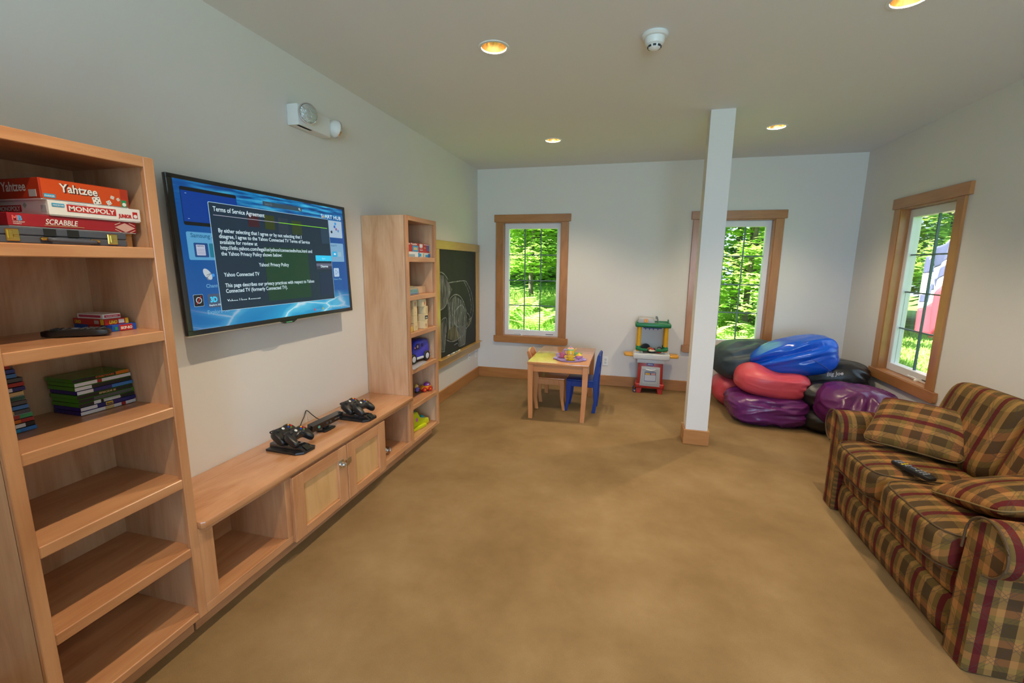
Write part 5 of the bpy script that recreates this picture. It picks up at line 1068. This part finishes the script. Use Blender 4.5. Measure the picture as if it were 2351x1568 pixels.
# ================================================================ bean bags
def vinyl(name, col, rough=.27, bump=.22):
    m, nt, p, out = nodes_of(name); p.inputs['Base Color'].default_value = (*col, 1); p.inputs['Roughness'].default_value = rough; p.inputs['Specular IOR Level'].default_value = .5
    tc = N(nt, 'ShaderNodeTexCoord'); n = N(nt, 'ShaderNodeTexNoise'); n.inputs['Scale'].default_value = 6; n.inputs['Detail'].default_value = 3; n.inputs['Distortion'].default_value = .8
    mp = N(nt, 'ShaderNodeMapping'); mp.inputs['Scale'].default_value = (1, 1, 1.2); nt.links.new(tc.outputs['Object'], mp.inputs['Vector']); nt.links.new(mp.outputs[0], n.inputs['Vector'])
    b = N(nt, 'ShaderNodeBump'); b.inputs['Strength'].default_value = bump; b.inputs['Distance'].default_value = .03; nt.links.new(n.outputs['Fac'], b.inputs['Height']); nt.links.new(b.outputs[0], p.inputs['Normal']); return m
v_purple = vinyl('vinyl_purple', (.125, .018, .120)); v_purple2 = v_purple; v_pink = vinyl('vinyl_coral', (.64, .075, .095), .40, .08); v_pink2 = v_pink
v_blue = vinyl('vinyl_blue', (.006, .10, .60), .20, .12); v_teal = vinyl('vinyl_slate', (.030, .050, .058), .48, .15); v_black = vinyl('vinyl_black', (.010, .010, .011), .32, .2)
def bag(label, m, c, half, seed, rot=(0, 0, 0), p=2.5, wr=.03, taper=0, folds=(), dents=(), floor=True, fine=1.0):
    """filled vinyl bag: a slumped blob; folds = [(a, b, radius, depth)] creases along a segment, dents = soft hollows, taper narrows the -x end"""
    t = thing('bean_bag', label, 'bean bag', (c[0], c[1], c[2]-half[2]), rot=rot); off = Vector((seed*3.7, seed*1.3, seed*5.1)); h = half[2]
    g = G().blob((0, 0, h), half, p, 5); FD = []
    for a, b_, r_, dep in folds:
        a, b_ = [Vector((q[0]/half[0], q[1]/half[1], (q[2]-h)/h)).normalized() for q in (a, b_)]; FD.append(([a.slerp(b_, i/16) for i in range(17)], r_/.28, dep))
    for v in g.bm.verts:
        d = Vector(((v.co.x)/half[0], v.co.y/half[1], (v.co.z-h)/h))
        if taper:
            k = 1-taper*(.5-.5*d.x)**1.5; v.co.y *= k; v.co.z = h+(v.co.z-h)*k
        f = wr*1.1*noise.noise(d*1.1+off)
        q = noise.noise(Vector((d.x*1.5, d.y*1.5, d.z*1.7))+off*1.7); f += wr*.55*fine*(max(0, 1-abs(q)*3.2)**2)
        f -= wr*.35*fine*max(0, noise.noise(Vector((d.x*3.0, d.y*3.0, d.z*2.6))+off*.7))
        v.co += Vector((d.x, d.y, d.z*.7)).normalized()*f
        dn = d.normalized()
        for A_, r_, dep in FD:
            k = max(range(len(A_)), key=lambda i: A_[i].dot(dn)); dist = math.acos(max(-1, min(1, A_[k].dot(dn)))); w_ = math.sin(PI*(k+1)/(len(A_)+1))**.6
            v.co -= dn*dep*w_*math.exp(-(dist/r_)**2); v.co += dn*dep*.55*w_*math.exp(-((dist-2.0*r_)/(r_*1.0))**2)
        for dc, dr, dv in dents:
            q = math.exp(-((v.co-Vector(dc)).length/dr)**2); v.co += Vector(dv)*q
        if floor: v.co.z = max(v.co.z, 0.002) if v.co.z > .03 else max(.002, v.co.z*.6)
    b_ = g.done('cover', m, t, smooth=180)
    return t, b_
def seam(b_, m, pts): G().tube(spline(pts, 6), .0035, 6).done('seam', m, b_)
smt = lambda m, k: mat('seam_'+k, m, .4)
t, b_ = bag('purple bean bag on the floor nearest the pillar, at the foot of the pile', v_purple2, (3.40, 4.90, .150), (.365, .315, .150), 1, p=3.2, wr=.020, fine=1.4,
  folds=[((-.25, -.25, .25), (.2, -.3, .20), .025, .016), ((-.05, -.3, .22), (.30, -.22, .26), .022, .016), ((.02, -.31, .14), (.32, -.2, .16), .02, .012)])
t, b_ = bag('coral pink bean bag resting on the purple bag nearest the pillar', v_pink, (3.415, 4.935, .400), (.330, .29, .150), 2, (0, R(4), 0), 3.0, .012, folds=[((-.02, -.28, .27), (.16, -.25, .26), .03, .018), ((.22, -.24, .18), (.32, -.12, .17), .02, .010), ((.20, -.25, .13), (.32, -.12, .12), .02, .010)], dents=(((.02, -.14, .30), .13, (0, 0, -.05)), ((-.22, -.05, .30), .14, (0, 0, .03))), floor=False, fine=.4)
t, b_ = bag('coral pink bean bag on the floor behind the pillar under the grey bag', v_pink2, (3.24, 5.40, .175), (.27, .27, .175), 3, p=2.8, wr=.014, fine=.5)
t, b_ = bag('slate grey bean bag with a small round logo beside the glossy blue bag', v_teal, (3.315, 5.335, .530), (.375, .33, .215), 4, (R(2), R(-4), R(10)), 2.6, .020, floor=False, fine=.6, folds=[((-.28, -.2, .30), (.05, -.26, .36), .03, .02), ((-.20, -.15, .37), (.02, -.1, .43), .03, .022), ((.05, -.22, .36), (.14, -.05, .43), .03, .02)])
lg = G().ball((-.045, -.165, .402), (.028, .020, .006), 14, 8).done('logo_ring', mat('logo_orange', (.55, .18, .03), .4), b_); G().ball((-.030, -.172, .403), (.022, .017, .007), 14, 8).done('logo_disc', mat('logo_bright_blue', (.01, .18, .50), .4), b_); G().ball((-.026, -.180, .4045), (.008, .007, .006), 10, 6).done('logo_dot', mat('logo_red', (.45, .05, .03), .4), b_)
seam(b_, smt((.01, .012, .014), 'dark'), [(.02, -.338, .22), (-.06, -.333, .17), (-.13, -.305, .09), (-.15, -.265, .03)])
t, b_ = bag('glossy blue bean bag lying across the top of the pile', v_blue, (3.660, 5.02, .655), (.385, .29, .215), 5, (0, R(-12), R(-4)), 2.9, .016, taper=.42, floor=False, fine=.5,
  folds=[((-.34, -.12, .20), (.30, -.20, .33), .035, .045), ((-.20, -.2, .28), (.02, -.22, .36), .03, .025), ((.05, -.28, .20), (.22, -.26, .24), .02, .014), ((.30, -.18, .30), (.36, -.05, .12), .015, .010)])
G().box(-.03, .03, -.022, .022, -.002, .002, .001, M=Matrix.Translation((-.285, -.155, .175)) @ Matrix.Rotation(R(60), 4, 'X') @ Matrix.Rotation(R(-12), 4, 'Z')).done('care_label', mat('label_cream', (.72, .58, .48), .7), b_)
seam(b_, smt((.004, .05, .32), 'blue'), [(.10, -.295, .23), (.17, -.285, .17), (.24, -.25, .10), (.28, -.205, .06)])
t, b_ = bag('black bean bag with white lettering in the room corner below the window', v_black, (3.965, 5.085, .425), (.365, .245, .205), 6, (0, R(-2), R(-20)), 3.2, .014, floor=False, folds=[((.26, -.2, .33), (.36, -.1, .22), .018, .014), ((.28, -.2, .22), (.36, -.08, .14), .018, .014), ((.32, -.1, .34), (.37, .0, .28), .016, .012)])
letter('Big Joe', mat('bag_print', (.60, .60, .62), .5), b_, (.015, -.262, .285), (1, .03, .22), (0, .18, 1), .050, .13, .03)
t, b_ = bag('small black bean bag wedged in front of the lettered black bag', v_black, (3.890, 4.770, .360), (.235, .135, .110), 7, (0, R(-14), R(8)), 2.6, .016, floor=False, folds=[((.12, -.12, .16), (.23, -.05, .15), .02, .016)])
t, b_ = bag('black bean bag on the floor underneath the purple bag by the sofa', v_black, (3.960, 4.83, .118), (.33, .345, .118), 8, p=2.8, wr=.012)
t, b_ = bag('purple bean bag slumped between the sofa arm and the window wall', v_purple, (4.020, 4.545, .300), (.315, .29, .200), 9, (R(0), R(3), 0), 2.4, .022, floor=False, fine=1.2,
  folds=[((-.10, -.22, .34), (-.18, -.27, .16), .025, .022), ((.0, -.2, .39), (-.05, -.29, .2), .022, .018), ((.12, -.2, .36), (.10, -.27, .2), .022, .018), ((.22, -.12, .33), (.18, -.24, .22), .02, .018)])
# ================================================================ outdoors
def ground_z(x, y):
    k = max(0, min(1, (6.5-x)/3)); return -.28 + k*max(0, y-7.2)*.135
def leaf_mat(name, c0, c1, trans=.45):
    m, nt, p, out = nodes_of(name); nt.nodes.remove(p)
    tc = N(nt, 'ShaderNodeTexCoord'); n = N(nt, 'ShaderNodeTexNoise'); n.inputs['Scale'].default_value = 3.2; n.inputs['Detail'].default_value = 5; nt.links.new(tc.outputs['Object'], n.inputs['Vector'])
    rp = ramp(nt, [(.35, c0), (.65, c1)]); nt.links.new(n.outputs['Fac'], rp.inputs[0])
    d = N(nt, 'ShaderNodeBsdfDiffuse'); t = N(nt, 'ShaderNodeBsdfTranslucent'); mx = N(nt, 'ShaderNodeMixShader'); mx.inputs[0].default_value = trans
    nt.links.new(rp.outputs[0], d.inputs[0]); nt.links.new(rp.outputs[0], t.inputs[0]); nt.links.new(d.outputs[0], mx.inputs[1]); nt.links.new(t.outputs[0], mx.inputs[2]); nt.links.new(mx.outputs[0], out.inputs[0]); return m
leaf_a = leaf_mat('leaf_maple', (.30, .50, .10), (.42, .62, .15)); leaf_b = leaf_mat('leaf_beech', (.23, .42, .08), (.34, .54, .12)); leaf_c = leaf_mat('leaf_fern', (.34, .56, .13), (.48, .67, .20)); grass_m = leaf_mat('grass_blades', (.30, .50, .11), (.42, .61, .16), .35); bark = mat('bark', (.10, .085, .07), .9, var=(12, .4))
g = G(); n = 44
vv = [[g.bm.verts.new((-12+32*i/n, 5.95+30*j/n, ground_z(-12+32*i/n, 5.95+30*j/n))) for j in range(n+1)] for i in range(n+1)]
for i in range(n):
    for j in range(n): g.bm.faces.new((vv[i][j], vv[i+1][j], vv[i+1][j+1], vv[i][j+1]))
g.box(-40, 60, -40, 5.9, -.6, -.3)
structure('ground', g, mat('ground_green', (.10, .24, .03), .95, var=(2.5, .5, 6)))
def rnd(a, b_): return a+(b_-a)*random.random()
def leaves(name, m, parent, n, place, size, lobed=False, droop=.5):
    vs_, fs = [], []
    for _ in range(n):
        c = place(); s = size*rnd(.6, 1.25); az = rnd(0, 2*PI); tilt = rnd(-.9, .5)*droop
        d = Vector((math.cos(az)*math.cos(tilt), math.sin(az)*math.cos(tilt), math.sin(tilt))); u_ = d.cross(Vector((0, 0, 1))).normalized(); nrm = u_.cross(d)
        k0 = len(vs_)
        if lobed:
            pts = [(0, 0), (.30, .22), (.18, .60), (.62, .42), (.55, .20), (1, 0), (.55, -.20), (.62, -.42), (.18, -.60), (.30, -.22)]
            vs_ += [c+d*(a*s)+u_*(b_*s)-nrm*(abs(b_)*.25*s) for a, b_ in pts]; fs.append(tuple(range(k0, k0+10)))
        else:
            vs_ += [c, c+d*(s*.5)+u_*(s*.28)-nrm*(.08*s), c+d*s, c+d*(s*.5)-u_*(s*.28)-nrm*(.08*s)]; fs.append((k0, k0+1, k0+2, k0+3))
    me = bpy.data.meshes.new(name); me.from_pydata([tuple(v) for v in vs_], [], fs); o = link(name, me, m, parent, smooth=0); o['kind'] = 'stuff'; return o
def tree(label, x, y, h_, rx, rz, m, n, size, trunk=.07, lobed=False, low=.3):
    z0 = ground_z(x, y)-.05; t = thing('tree', label, 'tree', (x, y, z0))
    tp_ = [(0, 0, 0), (rnd(-.08, .08), rnd(-.08, .08), h_*.35), (rnd(-.15, .15), rnd(-.1, .1), h_*.7), (rnd(-.2, .2), 0, h_*.95)]
    g = G().tube(spline(tp_, 4), [trunk*(1-.065*i) for i in range(13)], 8); limbs = []
    for k_ in range(7):
        a = 2*PI*k_/7+rnd(-.3, .3); zb = h_*rnd(low, .85); L = rx*rnd(.6, .95); e = Vector((math.cos(a)*L, math.sin(a)*L, zb+L*.25)); limbs.append(e)
        g.tube([(0, 0, zb-.1), (e.x*.5, e.y*.5, zb+L*.2), tuple(e)], [trunk*.4, trunk*.28, trunk*.1], 6)
    g.done('trunk', bark, t)
    cl = [Vector((rnd(-1, 1)*rx*.8, rnd(-1, 1)*rx*.8, h_*rnd(low, 1.0))) for _ in range(26)] + limbs
    def place():
        c = random.choice(cl); r_ = rx*.36
        while True:
            q = Vector((rnd(-1, 1), rnd(-1, 1), rnd(-1, 1)))
            if q.length < 1: break
        return c+Vector((q.x*r_*1.3, q.y*r_*1.3, q.z*r_*.55))
    leaves('foliage', m, t, n, place, size, lobed)
T_ = [('pale green maple sapling close outside the window above the play table', -.30, 10.6, 3.6, 1.0, leaf_a, 3400, .17, True, .35), ('leafy beech tree beyond the ferns outside the play table window', -1.7, 12.6, 5.0, 1.5, leaf_b, 4200, .19, False, .12), ('light green maple tree to the pillar side outside the play table window', .75, 12.2, 4.6, 1.3, leaf_a, 4200, .19, True, .15),
  ('young maple tree with large leaves right outside the window behind the pillar', 4.15, 9.4, 4.0, .95, leaf_a, 2600, .20, True, .05), ('bushy beech behind the large-leaved maple outside the pillar window', 4.6, 11.6, 4.4, 1.4, leaf_b, 4200, .20, False, .03), ('slender maple tree left of the large-leaved maple outside the pillar window', 3.0, 11.4, 4.2, 1.2, leaf_a, 3600, .20, True, .1),
  ('dark green roadside tree behind the banner flag on the lawn', 8.6, 14.2, 6.2, 1.7, leaf_b, 5200, .24, False, .22), ('broad maple tree on the far side of the lawn', 10.6, 15.6, 6.5, 2.0, leaf_a, 5200, .25, True, .2), ('tall beech tree at the edge of the lawn', 7.0, 15.6, 6.6, 1.9, leaf_b, 4600, .25, False, .2)]
for lb, x, y, h_, rx, m, n_, s_, lob, low in T_: tree(lb, x, y, h_, rx, None, m, n_, s_, .07, lob, low)
BACK = [(-5.5, 17.5), (-2.6, 16.8), (.2, 17.6), (2.8, 16.8), (5.6, 17.4), (8.4, 19.5), (11.4, 19), (14.2, 18.5)]
for i, (x, y) in enumerate(BACK):
    tree('big background forest tree far behind the other trees', x, y, 7.5, 2.6, None, leaf_b if i % 2 else leaf_a, 4200, .42, .14, False, .03)
for o in [o for o in COL.objects if o.get('label') == 'big background forest tree far behind the other trees']: o['group'] = 'forest edge trees'
FL = ['arching fern clump on the slope outside the window above the play table']*8 + ['arching fern clump under the trees outside the window behind the pillar']*5
def fern(x, y, s, i):
    z0 = ground_z(x, y); t = thing('fern', FL[i], 'fern', (x, y, z0), rnd(0, 6), 'fern clumps on the slope')
    for k_ in range(13):
        a = 2*PI*k_/13+rnd(-.2, .2); L = s*rnd(.8, 1.15); r_ = .62; vs_, fs = [], []; dirv = Vector((math.cos(a), math.sin(a), 0)); side = Vector((-math.sin(a), math.cos(a), 0))
        P = [dirv*(L*r_*(q/18)**1.3*1.05)+Vector((0, 0, L*(1.15*(q/18)-.55*(q/18)**2.3))) for q in range(19)]
        for q in range(2, 18):
            wd = L*.20*math.sin(PI*min(1, (q+1)/19))**.8*(1-.3*q/18); ax = (P[q+1]-P[q]).normalized(); 
            for s_ in (-1, 1):
                b0 = len(vs_); vs_ += [P[q]-ax*.010*L, P[q]+ax*.022*L, P[q]+side*s_*wd+ax*.04*L-Vector((0, 0, .12*wd)), P[q]+side*s_*wd*.5-ax*.016*L]; fs.append((b0, b0+1, b0+2, b0+3))
        b0 = len(vs_)
        for q in range(18): 
            vs_ += [P[q]-side*.005, P[q]+side*.005, P[q+1]+side*.004, P[q+1]-side*.004]; fs.append((b0, b0+1, b0+2, b0+3)); b0 += 4
        me = bpy.data.meshes.new('frond'); me.from_pydata([tuple(v) for v in vs_], [], fs); link('frond', me, leaf_c, t, smooth=0)
FERN = [(.05, 8.9, 1.0), (-.75, 9.2, 1.1), (.55, 9.5, .95), (-.35, 9.9, 1.2), (-1.3, 9.9, 1.1), (.2, 10.5, 1.1), (-.9, 8.2, .8), (.5, 8.3, .75), (3.35, 8.8, .9), (3.85, 8.3, .85), (4.4, 8.9, 1.0), (4.75, 9.7, 1.05), (3.6, 9.9, 1.0)]
for i, (x, y, s_) in enumerate(FERN): fern(x, y, s_, i)
def grass(name, label, xr, yr, n, hgt):
    vs_, fs = [], []
    for _ in range(n):
        x, y = rnd(*xr), rnd(*yr); z0 = ground_z(x, y)-.01; a = rnd(0, 2*PI); L = hgt*rnd(.5, 1.3); wv = .012*rnd(.7, 1.5); lean = rnd(.1, .5)*L; d = Vector((math.cos(a), math.sin(a), 0)); sd_ = Vector((-d.y, d.x, 0))*wv; b_ = Vector((x, y, z0)); k0 = len(vs_)
        vs_ += [b_-sd_, b_+sd_, b_+d*(lean*.4)+Vector((0, 0, L*.62))+sd_*.8, b_+d*(lean*.4)+Vector((0, 0, L*.62))-sd_*.8, b_+d*lean+Vector((0, 0, L*.95))]; fs += [(k0, k0+1, k0+2, k0+3), (k0+3, k0+2, k0+4)]
    me = bpy.data.meshes.new(name); me.from_pydata([tuple(v) for v in vs_], [], fs); tag(link(name, me, grass_m, smooth=0), label, 'grass', kind='stuff')
grass('meadow_grass', 'tall bright meadow grass and weeds on the slope outside the back windows', (-3.2, 5.5), (6.6, 12.5), 30000, .42)
grass('lawn_grass', 'short mown lawn grass outside the right-hand window', (5.6, 11.5), (7.2, 15), 26000, .10)
# banner flag
fl = thing('banner_flag', 'red and white banner flag with dark lettering hanging outside the right-hand window', 'flag', (5.9, 6.78, -.285))
G().cyl((0, 0, 0), (0, 0, 2.35), .014, n=10).tube([(0, 0, 2.3), (0, .25, 2.2), (0, .62, 1.95)], .010, 8).done('pole', white_m, fl)
def flag_xyz(u, v): # u 0..1 away from the pole, v 0..1 downwards
    top = Vector((0, .02+.68*u, 2.28-.30*u)); w_ = .05*math.sin(u*9+v*2)+.03*math.sin(u*17-v*3)
    return top + Vector((w_, -.03*v, -(1.18+.12*u-.50*abs(u-.45))*v))
def flag_part(name, m, u0, u1, v0f, v1f, off=0):
    g = G(); nu, nv_ = 26, 10; V = [[g.bm.verts.new(flag_xyz(u0+(u1-u0)*i/nu, v0f(u0+(u1-u0)*i/nu)+(v1f(u0+(u1-u0)*i/nu)-v0f(u0+(u1-u0)*i/nu))*j/nv_)+Vector((-off, 0, 0))) for j in range(nv_+1)] for i in range(nu+1)]
    for i in range(nu):
        for j in range(nv_): g.bm.faces.new((V[i][j], V[i+1][j], V[i+1][j+1], V[i][j+1]))
    o = g.done(name, m, fl, smooth=80); o.modifiers.new('thick', 'SOLIDIFY').thickness = .002
fred = mat('flag_red', (.52, .03, .05), .7); fwh = mat('flag_white', (.72, .74, .78), .7); fnv = mat('flag_navy', (.04, .05, .11), .7)
flag_part('blue_field', fnv, 0, 1, lambda u: 0, lambda u: .22); flag_part('white_field', fwh, 0, 1, lambda u: .22, lambda u: .44+.26*u); flag_part('red_field', fred, 0, 1, lambda u: .44+.26*u, lambda u: 1)
for u0, u1, a, b_ in ((.56, .64, .34, .52), (.66, .78, .40, .46), (.82, .90, .36, .60), (.92, .99, .50, .60), (.30, .42, .28, .40)): flag_part('lettering', fnv, u0, u1, (lambda q: lambda u: q)(a), (lambda q: lambda u: q)(b_), .004)
